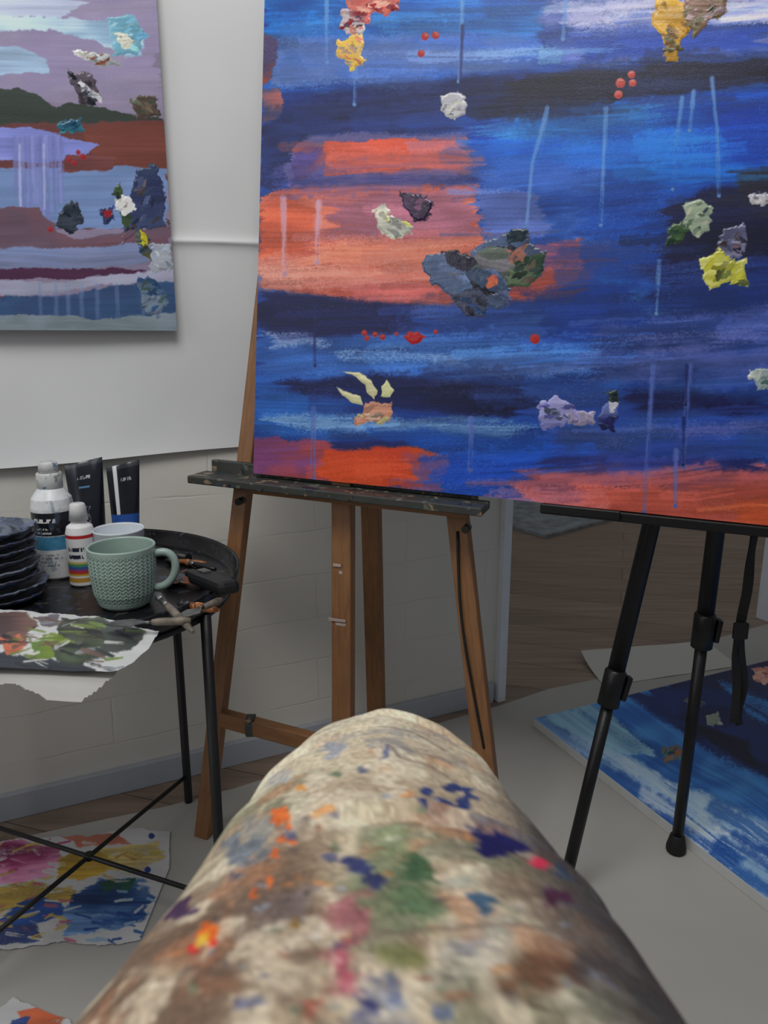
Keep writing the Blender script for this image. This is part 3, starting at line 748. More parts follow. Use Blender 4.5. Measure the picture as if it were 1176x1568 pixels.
# ------------------------------------------------------------------ wooden easel
def wood():
    m = splat_mat('easel_pine', rgb(136, 94, 58), [rgb(70, 84, 84), rgb(96, 44, 28)], .5, 14, .76)
    N = m.node_tree.nodes
    for n in N:
        if n.type == 'MAPPING' and tuple(n.inputs['Location'].default_value) == (0, 0, 0):
            n.inputs['Scale'].default_value = (6, 6, .7); break
    return m
M_wood = wood()
M_ledge = splat_mat('easel_ledge_painted', rgb(58, 60, 56), [rgb(44, 70, 76), rgb(92, 98, 86), rgb(30, 30, 38), rgb(140, 118, 92)], .5, 50, .61)
M_bolt = mat('bolt_steel', rgb(70, 66, 60), .4, .9)
ea = empty('wooden_easel')
nf = Vector((.349, .936, 0))   # easel depth direction
refp = tuple(nf)
LL0 = Vector((-.323, 1.157, 0))
beam('leg_left', LL0, LL0 + (Vector((-.2395, 1.253, H - .236)) - LL0) * 2.1, .028, .022, M_wood, ea, refp)
RL0 = Vector((.185, 1.0, 0)); RL1 = Vector((.1136, 1.125, H - .255))
beam('leg_right', RL0, RL0 + (RL1 - RL0) * 2.1, .032, .022, M_wood, ea, refp)
# centre mast
mb = Vector((-.068, 1.118, H - .665)); mt = Vector((-.062, 1.262, H + .42))
beam('centre_mast', mb, mt, .034, .022, M_wood, ea, refp)
M_splash = mat('paint_splash', rgb(190, 170, 160), .5, var=.2)
for i, (zz, ww) in enumerate(((-.36, .014), (-.372, .006), (-.45, .030), (-.457, .018))):
    f = (zz + .665) / 1.085
    q = mb + (mt - mb) * f - nf * .0112 + Vector(((i % 2) * .006 - .006, 0, 0))
    box('paint_mark_%d' % (i + 1), q, (ww, .0012, .005), M_splash, ea, Matrix.Rotation(-.35, 3, 'Z'), bev=.0003)
# rear leg
beam('rear_leg', (-.015, 1.47, 0), (-.033, 1.29, H + .2), .036, .022, M_wood, ea, refp)
beam('hinge_block', (-.075, 1.285, H + .17), (-.01, 1.262, H + .17), .03, .05, M_wood, ea, (0, 0, 1))
# lower crossbar
beam('lower_crossbar', (-.283, 1.172, H - .645), (.165, 1.03, H - .69), .028, .02, M_wood, ea, refp)
ml = Vector((-.283, 1.172, H - .645))
box('tape_wrap', ml + (Vector((.165, 1.03, H - .69)) - ml) * .12, (.016, .024, .032), M_ledge, ea, None)
# upper crossbar
beam('upper_crossbar', (-.15, 1.345, H + .5), (.06, 1.27, H + .5), .03, .02, M_wood, ea, refp)
# ledge that carries the canvas (flat shelf + low back rail)
l0 = Vector((-.318, 1.236, H - .2305)); l1 = Vector((.150, 1.060, H - .2455))
ldir = (l1 - l0).normalized()
beam('canvas_ledge', l0, l1, .055, .013, M_ledge, ea, (0, 0, 1))
back = Vector((.349, .936, 0)) * .033
beam('ledge_back_rail', l0 + back + ldir * .012 + Vector((0, 0, .010)), l1 + back - ldir * .02 + Vector((0, 0, .010)), .012, .032, M_ledge, ea, (0, 0, 1))
beam('ledge_apron', l0 + back * .55 + ldir * .10 + Vector((0, 0, -.014)), l1 + back * .55 - ldir * .03 + Vector((0, 0, -.014)), .014, .016, M_wood, ea, (0, 0, 1))
for f, nm in ((.94, 'bolt_1'), (.16, 'bolt_2')):
    q = l0 + (l1 - l0) * f + Vector((0, 0, -.035)) + back * .45
    rod(nm, [q, q - nf * .018], .006, M_bolt, ea)
# dark cord down the right leg
q0 = RL0 + (RL1 - RL0) * .94 - nf * .013; q1 = RL0 + (RL1 - RL0) * .72 - nf * .013 + Vector((-.012, 0, 0)); q2 = RL0 + (RL1 - RL0) * .4 - nf * .0125 + Vector((.004, 0, 0))
M_black = mat('black_paint', rgb(24, 24, 26), .45, var=.1)
rod('cord', bez(q0, q1, q1, q2), .0022, M_black, ea, 8)

# ------------------------------------------------------------------ black tripod easel
tp = empty('black_tripod_easel')
M_tri = mat('black_aluminium', rgb(18, 18, 21), .42, .2, var=.1)
M_rub = mat('black_rubber', rgb(18, 18, 19), .7)
def tleg(tag, foot, thru, ext=1.9, clampf=.52):
    foot = Vector(foot); thru = Vector(thru); d = thru - foot; top = foot + d * ext
    cl = foot + d * clampf
    rod(tag + '_lower_tube', [foot + d * .02, cl], .0095, M_tri, tp)
    rod(tag + '_upper_tube', [cl, top], .013, M_tri, tp)
    dn = d.normalized()
    rod(tag + '_clamp', [cl - dn * .03, cl - dn * .028, cl + dn * .026, cl + dn * .03], .0, M_tri, tp, radii=[.012, .0165, .0165, .013])
    beam(tag + '_clamp_lever', cl - dn * .018 + Vector((.018, -.004, 0)), cl + dn * .02 + Vector((.021, -.004, 0)), .008, .014, M_tri, tp)
    rod(tag + '_foot', [foot, foot + dn * .006, foot + dn * .03, foot + dn * .034], .0, M_rub, tp, radii=[.0165, .017, .012, .009])
    return top
tleg('leg_front', (.281, 1.0, .005), (.396, 1.055, H - .25), 1.9, .565)
tleg('leg_rear', (.506, 1.114, .005), (.492, 1.06, H - .262), 1.9, .70)
tleg('leg_side', (.86, .84, .005), (.72, .93, H - .25), 1.9, .5)
s0 = C0 + E1 * .475 - E2 * .0085 - CN * .02; s1 = C0 + E1 * .92 - E2 * .0085 - CN * .02
beam('support_bar', s0, s1, .05, .014, M_tri, tp, tuple(E2))
beam('support_lip', s0 + CN * .03 + E2 * .002, s0 + CN * .03 + E1 * .11 + E2 * .002, .006, .014, M_tri, tp, tuple(E2))
# strap with buckle
st = [D(1158, 806, 1.03), D(1150, 850, 1.04), D(1144, 905, 1.05), D(1134, 958, 1.055), D(1136, 1010, 1.06), D(1138, 1050, 1.065), D(1130, 1085, 1.07), D(1132, 1110, 1.07)]
def ribbon(name, pts, w, m, parent):
    co = []; fs = []
    P = []
    for i in range(len(pts) - 1):
        p0 = pts[max(i - 1, 0)]; p1 = pts[i]; p2 = pts[i + 1]; p3 = pts[min(i + 2, len(pts) - 1)]
        for k in range(6):
            t = k / 6
            P.append(.5 * ((2 * p1) + (p2 - p0) * t + (2 * p0 - 5 * p1 + 4 * p2 - p3) * t * t + (3 * p1 - p0 - 3 * p2 + p3) * t ** 3))
    P.append(pts[-1])
    n = len(P)
    for i, q in enumerate(P):
        a = .5 * math.sin(i * .35)
        s = Vector((math.cos(a), math.sin(a), 0)) * w / 2; t = Vector((-math.sin(a), math.cos(a), 0)) * .0012
        co += [q - s - t, q + s - t, q + s + t, q - s + t]
    for i in range(n - 1):
        for k in range(4): fs.append((4 * i + k, 4 * i + (k + 1) % 4, 4 * i + 4 + (k + 1) % 4, 4 * i + 4 + k))
    fs += [(0, 1, 2, 3), (4 * n - 1, 4 * n - 2, 4 * n - 3, 4 * n - 4)]
    me = bpy.data.meshes.new(name); me.from_pydata([tuple(c) for c in co], [], fs); me.materials.append(m)
    return link(bpy.data.objects.new(name, me), parent)
ribbon('strap', st, .014, M_rub, tp)
ribbon('strap_tail', [D(1132, 960, 1.05), D(1126, 1000, 1.055), D(1128, 1050, 1.06), D(1124, 1106, 1.06)], .012, M_rub, tp)
box('buckle', D(1134, 966, 1.045), (.022, .008, .026), M_rub, tp, None)

# ------------------------------------------------------------------ tray table
tb = empty('round_tray_table')
TC = Vector((-.469, 1.027)); TR = .25; TZ = .512
M_tray = splat_mat('black_tray_metal', rgb(26, 26, 30), [rgb(44, 48, 60), rgb(70, 68, 66), rgb(40, 50, 70)], .3, 50, .62, .2)
lathe('tray', [(0.0005, TZ - .004), (TR - .004, TZ - .004), (TR + .003, TZ + .004), (TR + .005, TZ + .024), (TR + .0025, TZ + .026), (TR, TZ + .022), (TR - .004, TZ + .002), (TR - .01, TZ), (.0005, TZ)], (TC.x, TC.y, 0), M_tray, tb, 96)
legs = [(-.375, 1.255), (-.240, .936), (-.575, .80), (-.702, 1.12)]
for i, (x, y) in enumerate(legs):
    rod('leg_%d' % (i + 1), [(x, y, 0), (x, y, .004), (x, y, TZ - .003)], .0075, M_black, tb)
for i, (a, b) in enumerate(((0, 2), (1, 3))):
    z = .058
    rod('brace_%d' % (i + 1), [(*legs[a], z), (*legs[b], z)], .0038, M_black, tb, 10)
rod('brace_hub', [(-.474, 1.03, .053), (-.474, 1.03, .063)], .007, M_black, tb)
ring = [(TC.x + (TR - .012) * math.cos(t), TC.y + (TR - .012) * math.sin(t), TZ - .012) for t in np.linspace(0, 2 * math.pi, 49)]
rod('frame_ring', ring, .005, M_black, tb, 8)

Z0 = TZ + .0008
# mug
def mug():
    e = empty('coffee_mug')
    c = G(193, 925, TZ); c.z = Z0
    hh = .083; ro = .0445
    prof = dense([(.0005, .0), (.030, .0), (.0345, .004), (.040, .020), (.0435, .05), (ro, hh), (ro - .0012, hh + .0015), (ro - .0035, hh), (.040, .05), (.037, .022), (.030, .008), (.0005, .006)])
    def disp(TH, Z, I):
        rr = sstep(.008, .014, Z) * (1 - sstep(hh - .010, hh - .006, Z)) * (I < len(prof) * .5)
        ang = TH * 34; f = (ang / (2 * np.pi)) % 1
        row = Z / .0050 + .9 * np.abs(f - .5) * 2       # stacked V stitches of a knit
        groove = sstep(0, .3, np.minimum(f, 1 - f) * 2)
        k = np.sin(row * 2 * np.pi) * .5 + .5
        return rr * (-.0009 + .0012 * k * groove)
    m = mat('glazed_sage_ceramic', rgb(160, 182, 172), .3, var=.05, bump=0)
    lathe('body', prof, c, m, e, 480, disp=disp)
    a = math.radians(8); o = Vector((math.cos(a), math.sin(a), 0))
    p = bez(c + o * .0425 + Vector((0, 0, .070)), c + o * .082 + Vector((0, 0, .084)), c + o * .076 + Vector((0, 0, .018)), c + o * .039 + Vector((0, 0, .022)), 20)
    rod('handle', p, .0055, m, e, 14)
    return c
mug()
# white cup
def cup():
    c = Vector((-.395, 1.065, Z0))
    m = mat('white_plastic_cup', rgb(215, 222, 228), .4, var=.03, bump=0)
    lathe('white_cup', [(.0005, 0), (.028, 0), (.030, .003), (.0365, .078), (.0375, .080), (.036, .081), (.035, .078), (.028, .005), (.0005, .004)], c, m, None, 64)
cup()
# bottles
def letters(TH, Z, z0, z1, t0, t1, rows, seed, dens=.5, cellw=.06):
    inside = (Z > z0) & (Z < z1) & (TH > t0) & (TH < t1)
    r = (Z - z0) / (z1 - z0) * rows
    band = (np.abs((r % 1) - .5) < .3)
    n = vn(TH / cellw * 1.0, np.floor(r) * 7.3 + r * 1.3, seed)
    return inside & band & (n > dens)
def bottle_tall():
    e = empty('acrylic_medium_bottle'); c = G(91, 880, TZ); c.z = Z0
    prof = dense([(.0005, 0), (.028, 0), (.0305, .003), (.0305, .108), (.0285, .122), (.020, .134), (.0165, .138)])
    def col(TH, Z):
        C = np.tile(np.array([206., 209, 210]), (TH.size, 1))
        C[(Z > .068) & (Z < .104)] = (26, 28, 34)
        C[(Z > .046) & (Z < .068)] = (70, 134, 170)
        C[letters(TH, Z, .087, .096, 4.1, 5.2, 1, 3, .45, .05)] = (225, 225, 225)
        C[letters(TH, Z, .071, .081, 4.2, 5.0, 2, 4, .5, .04)] = (190, 190, 190)
        C[letters(TH, Z, .020, .042, 4.1, 5.2, 4, 5, .55, .04)] = (130, 133, 138)
        sm = (fbm(TH * 3, Z * 60, 19) > .64)
        C[sm] = C[sm] * .6 + np.array([90, 110, 140]) * .4
        C += (fbm(TH * 6, Z * 200, 9)[:, None] - .5) * 26
        return C
    lathe('body', prof, c, vcmat('printed_plastic', .35, .1), e, 220, colfn=col)
    m = splat_mat('bottle_cap', rgb(214, 216, 214), [rgb(110, 140, 170), rgb(150, 150, 150)], .4, 80, .6)
    lathe('cap', [(.0005, .160), (.017, .160), (.0182, .158), (.0185, .1385), (.0165, .137), (.0005, .137)], c, m, e, 48)
    lathe('cap_top', [(.0005, .176), (.012, .176), (.0135, .174), (.0145, .160), (.0005, .160)], c, m, e, 48)
def bottle_small():
    e = empty('gloss_varnish_bottle'); c = G(130, 893, TZ); c.z = Z0
    prof = dense([(.0005, 0), (.019, 0), (.0205, .002), (.0205, .078), (.018, .088), (.0115, .093), (.0105, .097)])
    def col(TH, Z):
        C = np.tile(np.array([214., 214, 214]), (TH.size, 1))
        m = (Z > .016) & (Z < .038)
        f = np.clip((Z - .016) / .022, 0, .999)
        pal = np.array([[190, 160, 60], [180, 60, 50], [150, 60, 110], [60, 90, 150], [70, 140, 110], [190, 170, 80]], float)
        C[m] = pal[(f[m] * 6).astype(int)]
        C[(Z > .006) & (Z < .014)] = (186, 140, 60)
        C[letters(TH, Z, .040, .062, 4.1, 5.3, 2, 6, .42, .07)] = (40, 44, 60)
        C[(Z > .073) & (Z < .0775)] = (180, 40, 40)
        return C
    lathe('body', prof, c, vcmat('printed_plastic_small', .35, .1), e, 200, colfn=col)
    m = mat('white_cap', rgb(216, 216, 214), .4, var=.03)
    lathe('cap', [(.0005, .122), (.0085, .122), (.0105, .120), (.0135, .097), (.0005, .097)], c, m, e, 48, disp=lambda T, Z, I: .0004 * np.sin(T * 30) * (Z > .098))
bottle_tall(); bottle_small()
def paint_tube(name, c, w, hh, tilt, rz, colsfn, lean=0):
    """standing paint tube: round shoulder and cap below, flat crimp on top, softly dented"""
    e = empty(name); n = 110; seg = 140; co = []
    R = Matrix.Rotation(rz, 3, 'Z') @ Matrix.Rotation(lean, 3, 'Y') @ Matrix.Rotation(tilt, 3, 'X')
    TH = np.linspace(0, 2 * np.pi, seg, endpoint=False)
    cols = []
    for t in np.linspace(0, 1, n):
        rx = w / 2 * (.74 + .26 * t); ry = w / 2 * .74 * (1 - t) ** .7 + .0009
        s = min(1, .45 + t * 9) if t < .065 else 1
        for th in TH:
            dn = 1 - .16 * max(0, math.sin(t * 9 + 1.3)) * (t > .1) * (math.sin(th) < 0) * (1 - t)
            cr = .0018 * t * t * math.sin(math.cos(th) * 5)
            topc = .006 * math.cos(th) * t ** 3
            v = R @ Vector((rx * s * math.cos(th), ry * s * math.sin(th) * dn + cr, .018 + t * (hh - .018) + topc))
            co.append(Vector(c) + v); cols.append(colsfn(th, t))
    mesh_np('body', np.array([tuple(v) for v in co]), grid_quads(seg, n, True), vcmat(name + '_print', .3, .1), lin(np.array(cols) / 255.) * 1.2, True, e)
    cc = [Vector(c) + R @ Vector((0, 0, z)) for z in (0.001, .002, .018, .02)]
    rod('cap', cc, .01, M_black, e, 24, radii=[.012, .0135, .0125, .010])
def t1(th, t):
    if t > .945: return (52, 56, 64)
    if .80 < t < .84 and 4.35 < th < 5.05 and vn(np.array([th * 40.]), np.array([t * 30.]), 4)[0] > .45: return (170, 172, 180)
    if .70 < t < .72 and 4.4 < th < 5.0: return (90, 130, 170)
    if .3 < t < .5 and 4.4 < th < 5.0 and (t * 40) % 1 < .5 and vn(np.array([th * 40.]), np.array([t * 60.]), 5)[0] > .5: return (120, 122, 130)
    return (22, 26, 36)
def t2(th, t):
    if t < .42: return (36, 78, 150)
    if 4.0 < th < 4.30: return (206, 208, 210)
    if t > .95: return (50, 52, 58)
    if .80 < t < .84 and 4.5 < th < 5.2 and vn(np.array([th * 40.]), np.array([t * 30.]), 14)[0] > .45: return (160, 162, 170)
    return (20, 22, 30)
def at(x, Y): return Vector(((x - 588) / F * (Y * CP + (H - TZ) * SP), Y, Z0))
paint_tube('black_paint_tube', at(143, 1.185), .062, .160, math.radians(-4), .15, t1, -.03)
paint_tube('blue_paint_tube', at(196, 1.170), .052, .158, math.radians(-7), .45, t2, .04)
# stack of palettes / dishes
def stack():
    e = empty('palette_dish_stack'); rs = np.random.RandomState(3)
    m1 = splat_mat('crusted_dish', rgb(82, 90, 108), [rgb(94, 110, 140), rgb(48, 50, 60), rgb(116, 124, 136)], .55, 45, .55)
    m2 = splat_mat('crusted_dish_dark', rgb(60, 64, 76), [rgb(78, 86, 102), rgb(58, 82, 128)], .5, 40, .54)
    z = Z0
    for i in range(8):
        r = .072 - .0015 * i + rs.uniform(-.003, .003)
        c = (-.552 + rs.uniform(-.004, .004), .985 + rs.uniform(-.003, .003), z)
        ph = rs.uniform(0, 6)
        lathe('dish_%d' % (i + 1), [(.0005, 0), (r * .72, 0), (r * .93, .006), (r, .0100), (r + .0005, .0122), (r * .97, .0125), (r * .72, .0045), (.0005, .0035)], c, m1 if i % 2 else m2, e, 90,
              disp=lambda T, Z, I: (.0018 * np.sin(T * 5 + ph) + .0012 * np.sin(T * 17 + ph) + .0012 * np.sin(T * 29 + 2 * ph)) * (I > 1) * (I < 6))
        z += .0128
    lathe('paint_crust', [(.0005, .016), (.02, .015), (.035, .010), (.046, .003), (.048, 0), (.0005, 0)], (-.552, .985, z - .0088), m1, e, 64, disp=lambda T, Z, I: .003 * np.sin(T * 3 + 1) * (I > 0) * (I < 5))
stack()
# palette paper overhanging the tray
def pp_fn(p):
    B = p.poly
    B([(-400, 900), (400, 900), (400, 1100), (-400, 1100)], (196, 198, 196), streak=8)
    B([(-200, 940), (40, 945), (60, 960), (40, 985), (-200, 1010)], (84, 66, 66), sx=8, streak=30, col2=(110, 84, 76))
    B([(-200, 1010), (30, 1000), (110, 1006), (150, 1018), (120, 1036), (-200, 1050)], (54, 60, 66), sx=10, streak=24)
    B([(95, 950), (150, 952), (190, 966), (170, 990), (110, 1004), (80, 1000)], (50, 52, 48), sx=8, streak=30, col2=(84, 92, 74))
    B([(44, 985), (80, 975), (110, 985), (100, 996), (56, 1010)], (126, 150, 56), sx=8, streak=40, col2=(96, 124, 60))
    B([(78, 990), (150, 984), (170, 1000), (120, 1012), (90, 1006)], (44, 48, 50), sx=10, streak=24, col2=(70, 84, 60))
    B([(150, 958), (225, 966), (200, 990), (160, 996)], (60, 66, 62), sx=8, streak=40, dry=.35)
    B([(60, 950), (90, 948), (92, 966), (66, 968)], (110, 106, 112), sx=5)
    B([(0, 985), (30, 978), (40, 992), (10, 1002)], (186, 104, 76), sx=4)
    rs = np.random.RandomState(8)
    for k in range(60):
        x = rs.uniform(0, 220); y = rs.uniform(950, 1035)
        c = [(196, 196, 192), (40, 42, 46), (104, 84, 74), (110, 130, 66), (130, 136, 140)][k % 5]
        p.brush([(x, y), (x + rs.uniform(12, 40), y + rs.uniform(-8, 10))], rs.uniform(2, 5.5), c, dry=.4, alpha=.9, h=.3)
out = [(-260, 940), (-60, 930), (20, 937), (62, 944), (110, 944), (150, 952), (196, 962), (243, 966), (232, 982), (205, 1004), (150, 1030), (110, 1040), (50, 1046), (0, 1042), (-120, 1040), (-260, 1020)]
def inpoly(pts):
    def f(x, y):
        ins = np.zeros(x.shape, bool); n = len(pts)
        xx = x + 8 * (fbm(x * .06, y * .06, 77) - .5); yy = y + 6 * (fbm(x * .06, y * .06, 78) - .5)
        for i in range(n):
            ax, ay = pts[i]; bx, by = pts[(i + 1) % n]
            if ay != by: ins ^= ((ay > yy) != (by > yy)) & (xx < (bx - ax) * (yy - ay) / (by - ay) + ax)
        return ins
    return f
def flat_paper(name, z, outline, fn, x0, x1, y0, y1, nx, ny, gain, hs=.0008, parent=None, bend=None, rough=.45):
    W, Hh = x1 - x0, y1 - y0
    src = [(0, 0), (W, 0), (0, Hh), (W, Hh)]
    def skt(X, Y):
        dep = Y * CP + (H - z) * SP
        return 588 + F * X / dep, 784 - F * ((Y * SP - (H - z) * CP) / dep)
    ch = homog(src, [skt(x0, y0), skt(x1, y0), skt(x0, y1), skt(x1, y1)])
    return painted_sheet(name, (x0, y0, z), (1, 0, 0), (0, 1, 0), W, Hh, nx, ny, ch, (206, 208, 206), fn, vcmat(name + '_mat', rough, .15), gain, parent, hs, inpoly(outline), bend)
PZ = TZ + .0315
def droop(x0, y0, k, cr, sd):
    """crumpled sheet that sags a little once it is past the tray rim"""
    def f(u, v):
        X = x0 + u; Y = y0 + v
        over = np.maximum(0, np.hypot(X - TC.x, Y - TC.y) - (TR + .006))
        z = -k * over * over / (over + .02) + cr * (fbm(u * 16, v * 16, sd, 3)) + cr * .8 * np.abs(fbm(u * 9 + v * 5, v * 9, sd + 3, 2) - .5) * 3
        return np.stack([0 * u, 0 * u, z], -1)
    return f
flat_paper('palette_paper', PZ, out, pp_fn, -.80, -.25, .70, .96, 600, 300, 1.15, bend=droop(-.80, .70, .10, .0045, 80))
out2 = [(-200, 1030), (30, 1036), (45, 1044), (96, 1060), (110, 1060), (150, 1036), (190, 1012), (160, 1000), (-200, 1000)]
flat_paper('blank_paper_sheet', PZ - .0035, out2, lambda p: p.poly([(-300, 900), (300, 900), (300, 1200), (-300, 1200)], (190, 188, 182), streak=6), -.78, -.28, .66, .90, 200, 120, 1.0, bend=droop(-.78, .66, .13, .0012, 90))

# tools on the tray
M_wh = mat('worn_handle', rgb(128, 118, 104), .5, var=.35, nscale=60)
M_steel = mat('palette_knife_steel', rgb(130, 132, 130), .3, .8, var=.3, nscale=60)
M_or = splat_mat('orange_handle', rgb(150, 92, 50), [rgb(60, 50, 44), rgb(190, 120, 70)], .5, 80, .55)
def brushy(name, x1, y1, x2, y2, z, r, mh, mtip=M_black):
    e = empty(name); a = G(x1, y1, z); b = G(x2, y2, z); d = b - a
    rod('handle', [a, a + d * .15, a + d * .5, a + d * .66], r, mh, e, 14, radii=[r * .5, r * .9, r * 1.1, r * .8])
    rod('ferrule', [a + d * .66, a + d * .8], r * .85, M_steel, e, 14, radii=[r * .8, r * .95])
    rod('bristles', [a + d * .8, a + d * .9, a + d], r, mtip, e, 14, radii=[r * .95, r * 1.2, r * .3])
def pknife(name, x1, y1, x2, y2, z):
    e = empty(name); a = G(x1, y1, z); b = G(x2, y2, z); d = b - a; dn = d.normalized(); s = Vector((-dn.y, dn.x, 0))
    rod('handle', [a, a + d * .1, a + d * .38, a + d * .45], .005, M_wh, e, 14, radii=[.003, .0048, .0042, .003])
    rod('tang', [a + d * .45, a + d * .55], .0016, M_steel, e)
    p = [a + d * .53 + s * .003, a + d * .68 + s * .011, a + d * .88 + s * .008, b, a + d * .88 - s * .008, a + d * .68 - s * .011, a + d * .53 - s * .003]
    polysheet('blade', p, M_steel, .0008, e)
ZT = TZ + .007
brushy('paint_brush', 330, 872, 282, 860, ZT, .005, M_black, M_or)
brushy('paint_brush', 316, 862, 252, 858, ZT, .004, M_or, M_black)
brushy('paint_brush', 334, 934, 272, 924, ZT + .014, .0055, M_or)
brushy('paint_brush', 296, 968, 238, 908, ZT + .034, .0045, M_wh, M_steel)
pknife('palette_knife', 292, 950, 158, 956, ZT + .0395)
pknife('palette_knife', 340, 918, 274, 946, ZT + .026)
# black cutter resting on rim
def cutter():
    e = empty('utility_knife'); a = G(304, 882, TZ + .032); b = G(350, 900, TZ + .042)
    d = (b - a).normalized()
    beam('grip', a - d * .008, b + d * .006, .030, .019, M_black, e, (0, 0, 1), .007)
    beam('nose', a - d * .035, a - d * .006, .016, .010, M_black, e, (0, 0, 1), .004)
    beam('slider', a + d * .010 + Vector((0, 0, .0105)), a + d * .032 + Vector((0, 0, .0105)), .012, .004, M_steel, e, (0, 0, 1), .001)
    c = G(246, 846, TZ + .01)
    e2 = empty('black_marker_pen')
    rod('barrel', [c, c + Vector((.055, -.035, 0))], .008, M_black, e2, 18)
    rod('cap', [c + Vector((-.012, .007, .0)), c + Vector((.006, -.0035, 0))], .0095, M_rub, e2, 18)
cutter()
def rag():
    c = G(284, 892, TZ + .001); n = 60
    U, V = np.meshgrid(np.linspace(-1, 1, n), np.linspace(-1, 1, n))
    r = np.clip(1 - (U ** 2 + V ** 2) * .55, 0, 1)
    z = .0015 + .018 * r * (.25 + 1.1 * fbm(U * 3.2 + 4, V * 3.2 + 7, 91, 3))
    X = .036 * U * (1 + .25 * (vn(V * 2 + 3, U * 0 + 2, 92) - .5)); Y = .028 * V * (1 + .3 * (vn(U * 2 + 5, V * 0 + 2, 93) - .5))
    co = np.stack([c.x + X, c.y + Y, c.z + z], -1).reshape(-1, 3)
    mesh_np('paint_rag', co, grid_quads(n, n), splat_mat('dark_rag', rgb(52, 50, 52), [rgb(104, 102, 100), rgb(130, 78, 50), rgb(80, 86, 96)], .9, 60, .53))
rag()

# ------------------------------------------------------------------ painted papers on the floor
def fp_fn(p):
    B = p.poly
    B([(-400, 1200), (500, 1200), (500, 1700), (-400, 1700)], (200, 200, 202), streak=8)
    rs = np.random.RandomState(5)
    B([(-60, 1296), (40, 1286), (92, 1300), (80, 1340), (30, 1352), (-60, 1350)], (150, 44, 98), sx=10, streak=50, col2=(190, 120, 154), dry=.3)
    B([(96, 1280), (180, 1276), (200, 1290), (120, 1300)], (186, 112, 92), sx=8, streak=30)
    B([(90, 1312), (170, 1300), (190, 1318), (130, 1350), (90, 1345)], (180, 146, 54), sx=12, streak=40, dry=.25)
    B([(150, 1300), (240, 1290), (256, 1310), (200, 1340)], (196, 174, 110), sx=10, streak=50, dry=.42)
    B([(-60, 1362), (60, 1350), (120, 1370), (60, 1400), (-60, 1410)], (180, 150, 70), sx=16, streak=60, dry=.38)
    B([(20, 1385), (60, 1370), (90, 1385), (96, 1405), (50, 1420), (-10, 1420)], (40, 76, 146), sx=10, streak=40)
    B([(110, 1370), (150, 1350), (215, 1345), (232, 1372), (222, 1408), (160, 1428), (100, 1430), (96, 1405)], (50, 92, 158), sx=12, streak=60, col2=(94, 130, 178))
    B([(150, 1350), (210, 1345), (200, 1362), (160, 1366)], (50, 104, 86), sx=10, streak=40)
    B([(-60, 1425), (60, 1415), (60, 1440), (-60, 1450)], (56, 70, 120), sx=10, streak=50, dry=.35)
    for k in range(110):
        x = rs.uniform(-20, 235); y = rs.uniform(1290, 1440)
        if y < 1345: c = [(170, 48, 104), (196, 130, 164), (206, 204, 204), (190, 168, 80)][k % 4] if x < 120 else [(196, 170, 80), (204, 202, 198), (180, 140, 74)][k % 3]
        else: c = [(180, 96, 118), (194, 168, 84), (204, 204, 204)][k % 3] if x < 100 else [(44, 86, 152), (136, 168, 196), (30, 62, 130), (196, 200, 204)][k % 4]
        p.brush([(x, y), (x + rs.uniform(8, 26), y + rs.uniform(-10, 8))], rs.uniform(2.5, 6), c, dry=.35, alpha=.85)
    p.dot(226, 1332, 5, (40, 60, 150)); p.dot(232, 1280, 5, (50, 60, 130))
    B([(30, 1548), (60, 1540), (100, 1556), (80, 1600), (20, 1600)], (196, 100, 66), sx=8, streak=40, dry=.35)
    B([(20, 1560), (44, 1556), (40, 1575), (10, 1580)], (60, 80, 140), sx=5, streak=40)
outA = [(-120, 1296), (40, 1284), (150, 1278), (190, 1268), (262, 1272), (260, 1330), (246, 1372), (232, 1440), (150, 1448), (96, 1442), (0, 1456), (-120, 1462)]
flat_paper('paint_test_paper', .004, outA, fp_fn, -.95, -.36, .90, 1.20, 460, 260, 1.1)
outB = [(20, 1526), (106, 1562), (150, 1640), (-80, 1640), (-20, 1560)]
flat_paper('paint_test_paper', .004, outB, fp_fn, -.62, -.33, .70, .90, 200, 150, 1.1)

# ------------------------------------------------------------------ seated person: the leg resting in front of the lens
pr = empty('seated_person')
KX = .0
ctrl = np.array([  # Y, Z, half width, half thickness
    (-.34, .580, .154, .13), (-.18, .588, .154, .13), (.0, .584, .150, .125), (.12, .576, .141, .118), (.24, .562, .125, .108), (.36, .542, .106, .096),
    (.45, .522, .090, .088), (.515, .494, .080, .082), (.555, .450, .078, .080), (.575, .385, .080, .080), (.580, .30, .084, .080), (.578, .21, .088, .082), (.575, .13, .090, .084), (.575, .065, .092, .086)])
def crs(P, n):
    out = []; m = len(P)
    for s in np.linspace(0, m - 1.0001, n):
        i = int(s); t = s - i
        p0, p1, p2, p3 = P[max(i - 1, 0)], P[i], P[min(i + 1, m - 1)], P[min(i + 2, m - 1)]
        out.append(.5 * (2 * p1 + (p2 - p0) * t + (2 * p0 - 5 * p1 + 4 * p2 - p3) * t * t + (3 * p1 - p0 - 3 * p2 + p3) * t ** 3))
    return np.array(out)
NS, NT = 700, 460
P = crs(ctrl, NS)
T = np.gradient(P[:, :2], axis=0); T /= np.linalg.norm(T, axis=1)[:, None]
Nn = np.stack([-T[:, 1], T[:, 0]], 1)      # points up on the thigh, forward on the shin
s_len = np.concatenate([[0], np.cumsum(np.linalg.norm(np.diff(P[:, :2], axis=0), axis=1))])
th = np.linspace(0, 2 * np.pi, NT, endpoint=False)
TH, SS = np.meshgrid(th, s_len)
ct, sn = np.cos(TH), np.sin(TH)
sx_ = np.sign(ct) * np.abs(ct) ** .95; sz_ = np.sign(sn) * np.abs(sn) ** .95
HW = P[:, 2][:, None]; HT = P[:, 3][:, None]
